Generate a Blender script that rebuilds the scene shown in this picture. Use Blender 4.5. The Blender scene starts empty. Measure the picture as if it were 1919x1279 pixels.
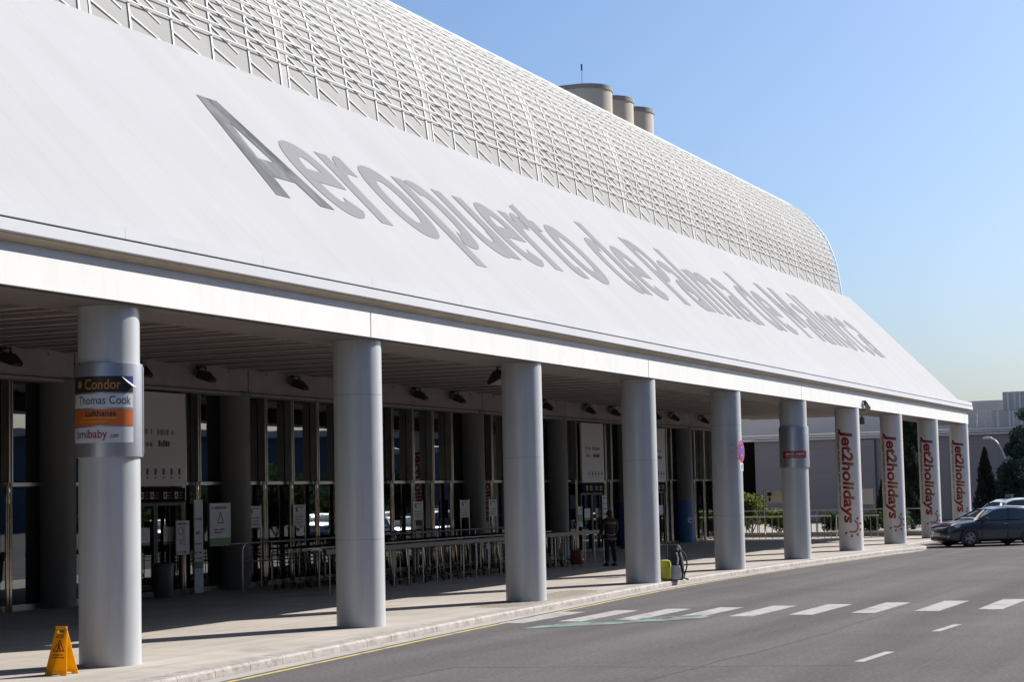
import bpy, bmesh, math, random
from mathutils import Vector, Matrix, Euler
from math import sin, cos, pi, radians as R
random.seed(7)
sc = bpy.context.scene
C = sc.collection
# ------------------------------------------------------------------ camera
CAM = (-21.479, -15.4886, 2.2542)
YAW, PIT, ROL = 0.410553, 0.0823575, -0.0224254
F = Vector((cos(PIT)*cos(YAW), cos(PIT)*sin(YAW), sin(PIT)))
RT = Vector((sin(YAW), -cos(YAW), 0)); UP = RT.cross(F)
R2 = RT*cos(ROL)+UP*sin(ROL); U2 = -RT*sin(ROL)+UP*cos(ROL)
cd = bpy.data.cameras.new('camera'); cam = bpy.data.objects.new('camera', cd); C.objects.link(cam)
cam.matrix_world = Matrix(((R2.x, U2.x, -F.x, CAM[0]), (R2.y, U2.y, -F.y, CAM[1]), (R2.z, U2.z, -F.z, CAM[2]), (0, 0, 0, 1)))
cd.sensor_width = 36; cd.lens = 3485.2/1919*36; cd.clip_end = 5000; cd.clip_start = .1
sc.camera = cam
# ------------------------------------------------------------------ light
SUN_AZ, SUN_EL = R(-31), R(34.5)          # azimuth from +X
SUN = Vector((cos(SUN_AZ)*cos(SUN_EL), sin(SUN_AZ)*cos(SUN_EL), sin(SUN_EL)))
w = bpy.data.worlds.new('World'); sc.world = w; w.use_nodes = True
nt = w.node_tree; bg = nt.nodes['Background']
sky = nt.nodes.new('ShaderNodeTexSky'); sky.sky_type = 'NISHITA'; sky.sun_disc = False
sky.sun_elevation = SUN_EL; sky.sun_rotation = pi/2-SUN_AZ
sky.air_density = 1.0; sky.dust_density = 2.2; sky.ozone_density = 7.5; sky.altitude = 0
nt.links.new(sky.outputs[0], bg.inputs[0]); bg.inputs[1].default_value = 0.094
ld = bpy.data.lights.new('sun', 'SUN'); ld.energy = 5.0; ld.angle = R(.53); ld.color = (1, .955, .89)
lo = bpy.data.objects.new('sun', ld); C.objects.link(lo); lo.rotation_euler = SUN.to_track_quat('Z', 'Y').to_euler(); lo.location = (60, -60, 60)
vs = sc.view_settings; vs.view_transform = 'Standard'; vs.look = 'None'; vs.exposure = .58; vs.gamma = 1
sc.cycles.diffuse_bounces = 1
# ------------------------------------------------------------------ materials
MATS = {}
def mat(name, col, rough=.6, metal=0, noise=0, nscale=4, bump=0, bscale=40, spec=.5, streak=None, coat=0, wear=None):
    """procedural principled material; noise = +- brightness variation of the surface itself"""
    if name in MATS: return MATS[name]
    m = bpy.data.materials.new(name); m.use_nodes = True; MATS[name] = m
    t = m.node_tree; b = t.nodes['Principled BSDF']
    b.inputs['Base Color'].default_value = (*col, 1); b.inputs['Roughness'].default_value = rough
    b.inputs['Metallic'].default_value = metal; b.inputs['Specular IOR Level'].default_value = spec
    if coat: b.inputs['Coat Weight'].default_value = coat; b.inputs['Coat Roughness'].default_value = .06
    if noise or bump:
        tc = t.nodes.new('ShaderNodeTexCoord')
        src = tc.outputs['Object']
        if streak:
            mp = t.nodes.new('ShaderNodeMapping'); mp.inputs['Scale'].default_value = streak
            t.links.new(src, mp.inputs[0]); src = mp.outputs[0]
    if noise:
        n = t.nodes.new('ShaderNodeTexNoise'); n.inputs['Scale'].default_value = nscale; n.inputs['Detail'].default_value = 6
        n.inputs['Roughness'].default_value = .65
        t.links.new(src, n.inputs['Vector'])
        r = t.nodes.new('ShaderNodeValToRGB')
        r.color_ramp.elements[0].position = .28; r.color_ramp.elements[1].position = .72
        r.color_ramp.elements[0].color = (*[max(0, c*(1-noise)) for c in col], 1)
        r.color_ramp.elements[1].color = (*[min(1, c*(1+noise)) for c in col], 1)
        t.links.new(n.outputs['Fac'], r.inputs[0]); t.links.new(r.outputs[0], b.inputs['Base Color'])
        if wear:
            n3 = t.nodes.new('ShaderNodeTexNoise'); n3.inputs['Scale'].default_value = wear[0]; n3.inputs['Detail'].default_value = 8
            t.links.new(tc.outputs['Object'], n3.inputs['Vector'])
            r3 = t.nodes.new('ShaderNodeValToRGB'); r3.color_ramp.elements[0].position = wear[1]; r3.color_ramp.elements[1].position = wear[1]+.12
            t.links.new(n3.outputs['Fac'], r3.inputs[0])
            mx = t.nodes.new('ShaderNodeMixRGB'); mx.inputs[2].default_value = (*wear[2], 1)
            t.links.new(r3.outputs[0], mx.inputs[0]); t.links.new(r.outputs[0], mx.inputs[1]); t.links.new(mx.outputs[0], b.inputs['Base Color'])
    if bump:
        n2 = t.nodes.new('ShaderNodeTexNoise'); n2.inputs['Scale'].default_value = bscale; n2.inputs['Detail'].default_value = 4
        t.links.new(src, n2.inputs['Vector'])
        bp = t.nodes.new('ShaderNodeBump'); bp.inputs['Strength'].default_value = bump; bp.inputs['Distance'].default_value = .02
        t.links.new(n2.outputs['Fac'], bp.inputs['Height']); t.links.new(bp.outputs[0], b.inputs['Normal'])
    return m
def N(m): return m.node_tree.nodes, m.node_tree.links
def lines_on(m, axis, pitch, width, factor, coord='Object'):
    """multiply base colour by factor on thin joint lines every pitch metres (real joints of the cladding)"""
    ns, lk = N(m); b = ns['Principled BSDF']
    tc = ns.new('ShaderNodeTexCoord'); sp = ns.new('ShaderNodeSeparateXYZ'); lk.new(tc.outputs[coord], sp.inputs[0])
    d = ns.new('ShaderNodeMath'); d.operation = 'DIVIDE'; d.inputs[1].default_value = pitch; lk.new(sp.outputs[axis], d.inputs[0])
    f = ns.new('ShaderNodeMath'); f.operation = 'FRACT'; lk.new(d.outputs[0], f.inputs[0])
    c = ns.new('ShaderNodeMath'); c.operation = 'LESS_THAN'; c.inputs[1].default_value = width/pitch; lk.new(f.outputs[0], c.inputs[0])
    mx = ns.new('ShaderNodeMixRGB'); mx.blend_type = 'MULTIPLY'; mx.inputs[2].default_value = (factor, factor, factor, 1)
    lk.new(c.outputs[0], mx.inputs[0])
    s = b.inputs['Base Color']
    if s.is_linked: lk.new(s.links[0].from_socket, mx.inputs[1])
    else: mx.inputs[1].default_value = s.default_value
    lk.new(mx.outputs[0], s)
M_asphalt = mat('asphalt', (.142, .132, .130), 1.0, spec=.05, noise=.10, nscale=.35, bump=.35, bscale=90, wear=(.12, .56, (.146, .136, .134)))
def fine_grain(m, scale, amt):
    ns, lk = N(m); b = ns['Principled BSDF']; s = b.inputs['Base Color']
    tc = ns.new('ShaderNodeTexCoord'); n = ns.new('ShaderNodeTexNoise'); n.inputs['Scale'].default_value = scale; n.inputs['Detail'].default_value = 2
    lk.new(tc.outputs['Object'], n.inputs['Vector'])
    r = ns.new('ShaderNodeValToRGB'); r.color_ramp.elements[0].position = .3; r.color_ramp.elements[1].position = .7
    r.color_ramp.elements[0].color = (1-amt,)*3+(1,); r.color_ramp.elements[1].color = (1+amt,)*3+(1,)
    lk.new(n.outputs['Fac'], r.inputs[0])
    mx = ns.new('ShaderNodeMixRGB'); mx.blend_type = 'MULTIPLY'; mx.inputs[0].default_value = 1
    if s.is_linked: lk.new(s.links[0].from_socket, mx.inputs[1])
    else: mx.inputs[1].default_value = s.default_value
    lk.new(r.outputs[0], mx.inputs[2]); lk.new(mx.outputs[0], s)
fine_grain(M_asphalt, 16, .17)
def tracks(m):
    ns, lk = N(m); b = ns['Principled BSDF']; s_ = b.inputs['Base Color']
    tc = ns.new('ShaderNodeTexCoord'); mp = ns.new('ShaderNodeMapping'); mp.inputs['Scale'].default_value = (.035, .75, 1); mp.inputs['Rotation'].default_value = (0, 0, .03)
    n = ns.new('ShaderNodeTexNoise'); n.inputs['Scale'].default_value = 1; n.inputs['Detail'].default_value = 5
    r_ = ns.new('ShaderNodeValToRGB'); r_.color_ramp.elements[0].position = .35; r_.color_ramp.elements[1].position = .65; r_.color_ramp.elements[0].color = (.80, .80, .80, 1); r_.color_ramp.elements[1].color = (1.08, 1.08, 1.08, 1)
    lk.new(tc.outputs['Object'], mp.inputs[0]); lk.new(mp.outputs[0], n.inputs['Vector']); lk.new(n.outputs['Fac'], r_.inputs[0])
    mx = ns.new('ShaderNodeMixRGB'); mx.blend_type = 'MULTIPLY'; mx.inputs[0].default_value = 1
    lk.new(s_.links[0].from_socket, mx.inputs[1]); lk.new(r_.outputs[0], mx.inputs[2]); lk.new(mx.outputs[0], s_)
tracks(M_asphalt)
M_pave = mat('paving', (.44, .40, .355), .9, spec=.15, noise=.14, nscale=.6, bump=.15, bscale=30, streak=(1, .35, 1), wear=(.5, .6, (.36, .325, .295)))
lines_on(M_pave, 0, .6, .012, .6); lines_on(M_pave, 1, .6, .012, .6)
M_kerb = mat('kerb_stone', (.335, .30, .275), .8, noise=.22, nscale=3, bump=.5, bscale=25, wear=(2.2, .6, (.26, .235, .215)))
lines_on(M_kerb, 0, 1.0, .02, .45)
M_gutter = mat('gutter_concrete', (.36, .335, .31), .8, noise=.18, nscale=2)
M_tactile = mat('tactile_paving', (.30, .25, .205), .8, noise=.12, nscale=3)
M_line = mat('road_paint', (.385, .37, .355), .8, noise=.16, nscale=7, spec=.2, wear=(3.0, .53, (.26, .25, .24)))
M_yline = mat('yellow_paint', (.52, .40, .14), .7, noise=.2, nscale=5, wear=(2.5, .55, (.22, .19, .15)))
M_gpaint = mat('green_paint', (.15, .27, .215), .75, noise=.25, nscale=4, wear=(2.2, .47, (.13, .122, .12)))
M_ground = mat('dry_ground', (.30, .26, .21), .9, noise=.25, nscale=.6)
M_roof = mat('roof_render', (.405, .405, .412), .95, noise=.03, nscale=.35, spec=.04, wear=(.22, .66, (.392, .39, .392)))
lines_on(M_roof, 0, .91, .016, .91); 
def streaks(m, scale, lo, hi=1.03, nscale=1.0, p0=.35, p1=.6):
    ns, lk = N(m); b = ns['Principled BSDF']; s_ = b.inputs['Base Color']
    tc = ns.new('ShaderNodeTexCoord'); mp = ns.new('ShaderNodeMapping'); mp.inputs['Scale'].default_value = scale
    n = ns.new('ShaderNodeTexNoise'); n.inputs['Scale'].default_value = nscale; n.inputs['Detail'].default_value = 7; n.inputs['Roughness'].default_value = .7
    r_ = ns.new('ShaderNodeValToRGB'); r_.color_ramp.elements[0].position = p0; r_.color_ramp.elements[1].position = p1
    r_.color_ramp.elements[0].color = (lo, lo*.985, lo*.96, 1); r_.color_ramp.elements[1].color = (hi, hi, hi, 1)
    lk.new(tc.outputs['Object'], mp.inputs[0]); lk.new(mp.outputs[0], n.inputs['Vector']); lk.new(n.outputs['Fac'], r_.inputs[0])
    mx = ns.new('ShaderNodeMixRGB'); mx.blend_type = 'MULTIPLY'; mx.inputs[0].default_value = 1
    lk.new(s_.links[0].from_socket, mx.inputs[1]); lk.new(r_.outputs[0], mx.inputs[2]); lk.new(mx.outputs[0], s_)
streaks(M_roof, (.8, .12, .12), .98, 1.008)
M_letter = mat('letter_grey', (.238, .238, .246), .9, spec=.04, noise=.05, nscale=1.2)
M_letterA = mat('letter_worn', (.15, .152, .158), .9, noise=.75, nscale=1.1, streak=(1.2, .5, .35), spec=.04)
M_white = mat('white_panel', (.73, .725, .70), .45, noise=.03, nscale=.5)
M_white2 = mat('cornice_panel', (.58, .585, .61), .9, spec=.1, noise=.04, nscale=.6, wear=(.35, .63, (.55, .548, .555)))
M_recess = mat('recess_panel', (.70, .69, .68), .6, noise=.12, nscale=1.2)
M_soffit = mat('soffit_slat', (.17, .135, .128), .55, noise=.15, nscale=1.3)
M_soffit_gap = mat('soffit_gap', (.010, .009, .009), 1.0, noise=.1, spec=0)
M_edge = mat('edge_beam', (.16, .135, .125), .6, noise=.15, nscale=1)
M_beam = mat('beam_concrete', (.31, .262, .25), .75, noise=.14, nscale=1.5, bump=.1, wear=(1.1, .64, (.235, .195, .185)))
M_col = mat('column_paint', (.465, .48, .495), .33, noise=.05, nscale=1.1, bump=.06, bscale=6, spec=.75, wear=(3.2, .69, (.40, .41, .42)))
streaks(M_col, (7, 7, .5), .90, 1.02, 1.0, .30, .52); streaks(M_col, (9, 9, 9), .78, 1.0, 1.0, .26, .31)
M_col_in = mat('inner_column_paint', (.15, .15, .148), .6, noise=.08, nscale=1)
M_colw = mat('white_wrap', (.66, .63, .605), .36, spec=.7, noise=.03, nscale=1)
streaks(M_white, (2.5, 1, .5), .93, 1.01, 1.0, .3, .5); streaks(M_kerb, (6, 6, 6), .72, 1.05, 1.0, .32, .5); streaks(M_pave, (.25, 2.2, 1), .88, 1.05, 1.0, .35, .62)
M_blue = mat('blue_wrap', (.03, .12, .33), .4, noise=.08)
M_steel = mat('brushed_steel', (.44, .46, .50), .38, .75, noise=.08, nscale=2, streak=(8, 8, .3))
M_chrome = mat('polished_steel', (.45, .40, .34), .10, 1, noise=.25, nscale=5)
M_mull = mat('mullion_steel', (.36, .335, .30), .3, .8, noise=.12, nscale=2)
M_rail = mat('rail_steel', (.36, .36, .36), .25, .9, noise=.06)
M_rail2 = mat('grey_green_rail', (.06, .07, .062), .45, noise=.08)
M_lat = mat('lattice_white', (.76, .735, .69), .5, noise=.04, nscale=1)
M_back = mat('vault_shell', (.415, .405, .382), .9, spec=.1, noise=.08, nscale=.7)
M_conc = mat('tower_concrete', (.46, .395, .33), .85, noise=.14, nscale=.5, streak=(1, 1, .25), bump=.15, bscale=8)
M_wallb = mat('far_wall', (.23, .22, .235), .85, noise=.05, nscale=.12); lines_on(M_wallb, 1, 3.2, .05, .86); lines_on(M_wallb, 2, 1.6, .05, .9)
M_wallu = mat('far_upper_wall', (.60, .57, .545), .85, noise=.06, nscale=.15)
M_duct = mat('duct_metal', (.32, .35, .37), .45, .5, noise=.08, nscale=.8); lines_on(M_duct, 1, .9, .07, 1.5)
M_dark = mat('black_housing', (.016, .015, .015), .45, noise=.1)
M_lens = mat('lamp_glass', (.05, .05, .05), .15, noise=.05)
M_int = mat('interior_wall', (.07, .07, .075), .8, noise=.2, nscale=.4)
M_panel = mat('sign_white', (.60, .575, .60), .55, noise=.03)
M_poster = mat('poster_white', (.58, .60, .66), .5, noise=.03)
M_green = mat('sign_green', (.10, .22, .07), .5, noise=.05)
M_navy = mat('header_navy', (.010, .011, .022), .8, noise=.05, spec=.1)
M_gold = mat('sign_yellow', (.60, .42, .06), .5, noise=.05)
M_ink = mat('ink', (.018, .018, .024), .5, noise=.05)
M_greyink = mat('grey_ink', (.16, .155, .15), .5, noise=.05)
M_red = mat('brand_red', (.30, .012, .018), .45, noise=.05)
M_signred = mat('sign_red', (.55, .02, .04), .4, noise=.05)
M_signblue = mat('sign_blue', (.02, .07, .42), .4, noise=.05)
M_condor = mat('condor_black', (.022, .02, .022), .4, noise=.05)
M_condorb = mat('condor_blue', (.015, .03, .2), .4, noise=.05)
M_amber = mat('amber_ink', (.45, .18, .03), .5, noise=.05)
M_orange = mat('lufthansa_orange', (.52, .125, .025), .45, noise=.06)
M_orange2 = mat('orange_line', (.75, .32, .02), .45, noise=.05)
M_stick = mat('sticker_white', (.58, .585, .60), .4, noise=.03)
M_paper = mat('peeled_paper', (.85, .85, .85), .6, noise=.02)
M_wet = mat('yellow_plastic', (.62, .27, .006), .4, noise=.05)
M_bin = mat('bin_grey', (.09, .10, .105), .5, noise=.08)
M_tyre = mat('tyre', (.015, .015, .016), .8, noise=.1)
M_rim = mat('alloy', (.35, .36, .38), .3, .8, noise=.05)
M_carA = mat('car_dark_blue', (.045, .053, .068), .28, .35, noise=.05, coat=.8)
M_carB = mat('car_silver', (.42, .43, .45), .3, .6, noise=.04, coat=.6)
M_carC = mat('car_white', (.72, .72, .71), .35, noise=.03, coat=.6)
M_carD = mat('car_red', (.25, .02, .02), .3, noise=.03, coat=.6)
M_cglass = mat('car_glass', (.012, .018, .022), .06, noise=.02, spec=.9)
M_light = mat('headlamp', (.55, .58, .6), .1, .2, noise=.02)
M_plastic = mat('black_plastic', (.02, .02, .02), .5, noise=.1)
M_plate = mat('number_plate', (.6, .6, .55), .5, noise=.03)
M_skin = mat('skin', (.42, .25, .18), .5, noise=.06)
M_cloth = mat('dark_cloth', (.018, .018, .024), .9, noise=.2, nscale=8)
M_hair = mat('dark_hair', (.012, .009, .008), .6, noise=.2, nscale=20)
M_ystrap = mat('orange_tape', (.30, .07, .02), .7, noise=.05)
M_bagy = mat('bag_yellow', (.27, .26, .012), .7, noise=.12, nscale=9)
M_bagb = mat('bag_black', (.014, .014, .017), .8, noise=.2, nscale=9)
M_bagw = mat('bag_grey', (.40, .40, .43), .8, noise=.1, nscale=9)
M_case = mat('case_orange', (.15, .035, .012), .5, noise=.08)
M_trunk = mat('bark', (.10, .075, .055), .9, noise=.3, nscale=6)
M_leafd = mat('cypress_leaf', (.028, .043, .034), .8, noise=.35, nscale=1.4)
M_leafp = mat('pine_leaf', (.045, .072, .055), .8, noise=.35, nscale=1.0)
M_leafg = mat('bush_leaf', (.13, .165, .025), .7, noise=.4, nscale=1.6)
M_leafh = mat('hedge_leaf', (.055, .085, .03), .75, noise=.4, nscale=1.6)
def leafy(m, col):
    ns, lk = N(m); b = ns['Principled BSDF']; t = ns.new('ShaderNodeBsdfTranslucent'); mx = ns.new('ShaderNodeMixShader'); mx.inputs[0].default_value = .42
    b.inputs['Specular IOR Level'].default_value = .15
    lk.new(b.inputs['Base Color'].links[0].from_socket, t.inputs[0]); lk.new(b.outputs[0], mx.inputs[1]); lk.new(t.outputs[0], mx.inputs[2]); lk.new(mx.outputs[0], ns['Material Output'].inputs[0])
for m_ in (M_leafd, M_leafp, M_leafg, M_leafh): leafy(m_, None)
M_lampw = mat('lamp_post_white', (.6, .6, .6), .45, noise=.03)
# architectural glass: fresnel reflection over a tinted see-through pane
def glass(name, tint, refl):
    m = bpy.data.materials.new(name); m.use_nodes = True; ns, lk = N(m); ns.remove(ns['Principled BSDF'])
    out = ns['Material Output']; fr = ns.new('ShaderNodeFresnel'); fr.inputs[0].default_value = refl
    tr = ns.new('ShaderNodeBsdfTransparent'); tr.inputs[0].default_value = (*tint, 1)
    gl = ns.new('ShaderNodeBsdfGlossy'); gl.inputs['Roughness'].default_value = .012; gl.inputs['Color'].default_value = (.80, .86, .88, 1)
    n = ns.new('ShaderNodeTexNoise'); n.inputs['Scale'].default_value = .7; bp = ns.new('ShaderNodeBump'); bp.inputs['Strength'].default_value = .03; bp.inputs['Distance'].default_value = .05
    tc = ns.new('ShaderNodeTexCoord'); lk.new(tc.outputs['Object'], n.inputs['Vector']); lk.new(n.outputs['Fac'], bp.inputs['Height']); lk.new(bp.outputs[0], gl.inputs['Normal'])
    mx = ns.new('ShaderNodeMixShader'); lk.new(fr.outputs[0], mx.inputs[0]); lk.new(tr.outputs[0], mx.inputs[1]); lk.new(gl.outputs[0], mx.inputs[2]); lk.new(mx.outputs[0], out.inputs[0])
    return m
M_glass = glass('facade_glass', (.16, .19, .19), 2.7)
# gradient lettering (deep red to orange across the letter height)
def grad_mat():
    m = mat('holiday_red', (.30, .012, .018), .45); ns, lk = N(m); b = ns['Principled BSDF']
    at = ns.new('ShaderNodeAttribute'); at.attribute_name = 'grad'
    r = ns.new('ShaderNodeValToRGB'); r.color_ramp.elements[0].color = (.24, .010, .014, 1); r.color_ramp.elements[1].color = (.44, .16, .015, 1)
    r.color_ramp.elements[0].position = .25; r.color_ramp.elements[1].position = .95
    lk.new(at.outputs['Fac'], r.inputs[0]); lk.new(r.outputs[0], b.inputs['Base Color'])
    return m
M_grad = grad_mat()
M_sunarc = mat('arc_orange', (.45, .15, .03), .45, noise=.05)
def translucent(name, col):
    m = bpy.data.materials.new(name); m.use_nodes = True; ns, lk = N(m); b = ns['Principled BSDF']
    n = ns.new('ShaderNodeTexNoise'); n.inputs['Scale'].default_value = 6
    r = ns.new('ShaderNodeValToRGB'); r.color_ramp.elements[0].color = (*[c*.9 for c in col], 1); r.color_ramp.elements[1].color = (*col, 1)
    lk.new(n.outputs['Fac'], r.inputs[0]); lk.new(r.outputs[0], b.inputs['Base Color']); b.inputs['Roughness'].default_value = .4
    t = ns.new('ShaderNodeBsdfTranslucent'); t.inputs[0].default_value = (*col, 1)
    mx = ns.new('ShaderNodeMixShader'); mx.inputs[0].default_value = .5
    lk.new(b.outputs[0], mx.inputs[1]); lk.new(t.outputs[0], mx.inputs[2]); lk.new(mx.outputs[0], ns['Material Output'].inputs[0]); return m
M_wet = translucent('yellow_sign_plastic', (.88, .50, .008))
# ------------------------------------------------------------------ mesh helpers
class MB:
    def __init__(s): s.v = []; s.f = []
    def add(s, vs, fs):
        n = len(s.v); s.v += [tuple(v) for v in vs]; s.f += [tuple(i+n for i in f) for f in fs]; return s
    def box(s, c, d, rot=None, bev=0):
        hx, hy, hz = d[0]/2, d[1]/2, d[2]/2
        if bev:
            bm = bmesh.new(); bmesh.ops.create_cube(bm, size=1)
            for v in bm.verts: v.co = Vector((v.co.x*d[0], v.co.y*d[1], v.co.z*d[2]))
            bmesh.ops.bevel(bm, geom=list(bm.edges), offset=bev, segments=2, affect='EDGES', profile=.5)
            bm.verts.index_update(); vs = [v.co.copy() for v in bm.verts]; fs = [[v.index for v in f.verts] for f in bm.faces]; bm.free()
        else:
            vs = [Vector((x*hx, y*hy, z*hz)) for x in (-1, 1) for y in (-1, 1) for z in (-1, 1)]
            fs = [(0, 1, 3, 2), (4, 6, 7, 5), (0, 4, 5, 1), (2, 3, 7, 6), (0, 2, 6, 4), (1, 5, 7, 3)]
        if rot is not None:
            q = rot if isinstance(rot, Matrix) else Euler(rot).to_matrix()
            vs = [q @ v for v in vs]
        cc = Vector(c); return s.add([v+cc for v in vs], fs)
    def bb(s, x0, x1, y0, y1, z0, z1, bev=0): return s.box(((x0+x1)/2, (y0+y1)/2, (z0+z1)/2), (x1-x0, y1-y0, z1-z0), bev=bev)
    def bar(s, p, q, wd, dp=None, up=(0, 0, 1)):
        p, q = Vector(p), Vector(q); z = (q-p).normalized(); u = Vector(up)
        if abs(z.dot(u)) > .99: u = Vector((1, 0, 0))
        x = u.cross(z).normalized(); y = z.cross(x); m = Matrix((x, y, z)).transposed()
        return s.box((p+q)/2, (wd, dp or wd, (q-p).length), m)
    def tube(s, pts, r, n=8, cap=True):
        pts = [Vector(p) for p in pts]; rs = r if isinstance(r, (list, tuple)) else [r]*len(pts)
        vs = []; fs = []; prev = None
        for i, p in enumerate(pts):
            d = (pts[min(i+1, len(pts)-1)]-pts[max(i-1, 0)]).normalized()
            u = prev if prev else (Vector((0, 0, 1)) if abs(d.z) < .9 else Vector((1, 0, 0)))
            x = u.cross(d); 
            if x.length < 1e-4: x = Vector((0, 1, 0)).cross(d)
            x.normalize(); y = d.cross(x); prev = y
            vs += [p+x*rs[i]*cos(2*pi*k/n)+y*rs[i]*sin(2*pi*k/n) for k in range(n)]
        for i in range(len(pts)-1):
            for k in range(n): a = i*n+k; b = i*n+(k+1) % n; fs.append((a, b, b+n, a+n))
        if cap: fs.append(tuple(range(n-1, -1, -1))); fs.append(tuple((len(pts)-1)*n+k for k in range(n)))
        return s.add(vs, fs)
    def lathe(s, prof, n=40, c=(0, 0, 0), axis='Z', close=False):
        vs = []; fs = []
        for r, h in prof:
            for k in range(n):
                a = 2*pi*k/n; p = (r*cos(a), r*sin(a), h)
                if axis == 'Y': p = (p[0], p[2], p[1])
                vs.append((p[0]+c[0], p[1]+c[1], p[2]+c[2]))
        m = len(prof)
        for i in range(m if close else m-1):
            for k in range(n):
                a = i*n+k; b = i*n+(k+1) % n; j = ((i+1) % m)*n
                fs.append((a, b, j+(k+1) % n, j+k))
        if not close:
            if prof[0][0] > 0: fs.append(tuple(range(n-1, -1, -1)))
            if prof[-1][0] > 0: fs.append(tuple((m-1)*n+k for k in range(n)))
        return s.add(vs, fs)
    def prism(s, poly, x0, x1, axis='X'):
        """extrude a 2D polygon (two other coords) along axis"""
        n = len(poly)
        def P(a, t): return {'X': (t, a[0], a[1]), 'Y': (a[0], t, a[1]), 'Z': (a[0], a[1], t)}[axis]
        vs = [P(a, x0) for a in poly]+[P(a, x1) for a in poly]
        fs = [tuple(range(n-1, -1, -1)), tuple(range(n, 2*n))]+[(k, (k+1) % n, (k+1) % n+n, k+n) for k in range(n)]
        return s.add(vs, fs)
    def build(s, name, m, parent=None, smooth=False, loc=None):
        me = bpy.data.meshes.new(name); me.from_pydata(s.v, [], s.f); me.validate()
        bm = bmesh.new(); bm.from_mesh(me); bmesh.ops.recalc_face_normals(bm, faces=bm.faces)
        if smooth:
            for f in bm.faces: f.smooth = True
            for e in bm.edges:
                if len(e.link_faces) == 2 and e.calc_face_angle(0) > .6: e.smooth = False
        bm.to_mesh(me); bm.free()
        for mm in (m if isinstance(m, (list, tuple)) else [m]): me.materials.append(mm)
        o = bpy.data.objects.new(name, me); C.objects.link(o)
        if parent: o.parent = parent
        if loc: o.location = loc
        return o
def tag(o, label=None, cat=None, group=None, kind=None):
    if label: o['label'] = label
    if cat: o['category'] = cat
    if group: o['group'] = group
    if kind: o['kind'] = kind
    return o
def empty(name, label, cat, loc=(0, 0, 0), rz=0, group=None):
    o = bpy.data.objects.new(name, None); C.objects.link(o); o.location = loc; o.rotation_euler = (0, 0, rz); o.empty_display_size = .3
    return tag(o, label, cat, group)
def struct(o): o['kind'] = 'structure'; return o
def dup(root, loc, rz=None, label=None):
    r = root.copy(); C.objects.link(r); r.location = loc
    if rz is not None: r.rotation_euler = (0, 0, rz)
    if label: r['label'] = label
    for ch in list(root.children):
        c = ch.copy(); C.objects.link(c); c.parent = r
        for g in list(ch.children):
            d = g.copy(); C.objects.link(d); d.parent = c
    return r
def text2d(body, size, xs=1, offset=0, shear=0, space=1, align='LEFT', length=None, res=4):
    """glyph faces as 2D vertex/face lists from the built-in font"""
    c = bpy.data.curves.new('glyphs', 'FONT'); c.body = body; c.size = size; c.offset = offset*size; c.shear = shear; c.space_character = space; c.resolution_u = res
    o = bpy.data.objects.new('glyphs', c); C.objects.link(o); bpy.context.view_layer.update()
    me = bpy.data.meshes.new_from_object(o); bpy.data.objects.remove(o); bpy.data.curves.remove(c)
    vs = [(v.co.x, v.co.y) for v in me.vertices]; fs = [tuple(p.vertices) for p in me.polygons]; bpy.data.meshes.remove(me)
    x0 = min(v[0] for v in vs); x1 = max(v[0] for v in vs)
    if length: xs = length/(x1-x0)
    vs = [((v[0]-x0)*xs, v[1]) for v in vs]; x1 = (x1-x0)*xs
    sh = {'LEFT': 0, 'CENTER': -x1/2, 'RIGHT': -x1}[align]
    return [(v[0]+sh, v[1]) for v in vs], fs, x1
def cyl_patch(vs2, fs, cx, cy, rad, az, step=.05, axis=0):
    """wrap 2D faces (u along tangent, z up) on a vertical cylinder; returns verts, faces; cut finely along u so it bends"""
    bm = bmesh.new()
    bv = [bm.verts.new((v[0], v[1], 0)) for v in vs2]
    for f in fs:
        try: bm.faces.new([bv[i] for i in f])
        except ValueError: pass
    us = [v[0] for v in vs2]; u = min(us)+step
    while u < max(us):
        bmesh.ops.bisect_plane(bm, geom=list(bm.verts)+list(bm.edges)+list(bm.faces), plane_co=(u, 0, 0), plane_no=(1, 0, 0)); u += step
    bm.verts.index_update()
    flat = [(v.co.x, v.co.y) for v in bm.verts]; out = []
    for x, z in flat:
        a = az+x/rad; out.append((cx+rad*cos(a), cy+rad*sin(a), z))
    ff = [[v.index for v in f.verts] for f in bm.faces]; bm.free(); return out, ff, flat
def rect2(u0, u1, z0, z1): return [(u0, z0), (u1, z0), (u1, z1), (u0, z1)], [(0, 1, 2, 3)]
def smoothpoly(pts, k=3):
    """Catmull-Rom resample of a polyline"""
    pts = [Vector(p) for p in pts]; out = []
    for i in range(len(pts)-1):
        p0 = pts[max(i-1, 0)]; p1 = pts[i]; p2 = pts[i+1]; p3 = pts[min(i+2, len(pts)-1)]
        for j in range(k):
            t = j/k; out.append(.5*((2*p1)+(-p0+p2)*t+(2*p0-5*p1+4*p2-p3)*t*t+(-p0+3*p1-3*p2+p3)*t**3))
    out.append(pts[-1]); return out
S = 7.278
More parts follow.
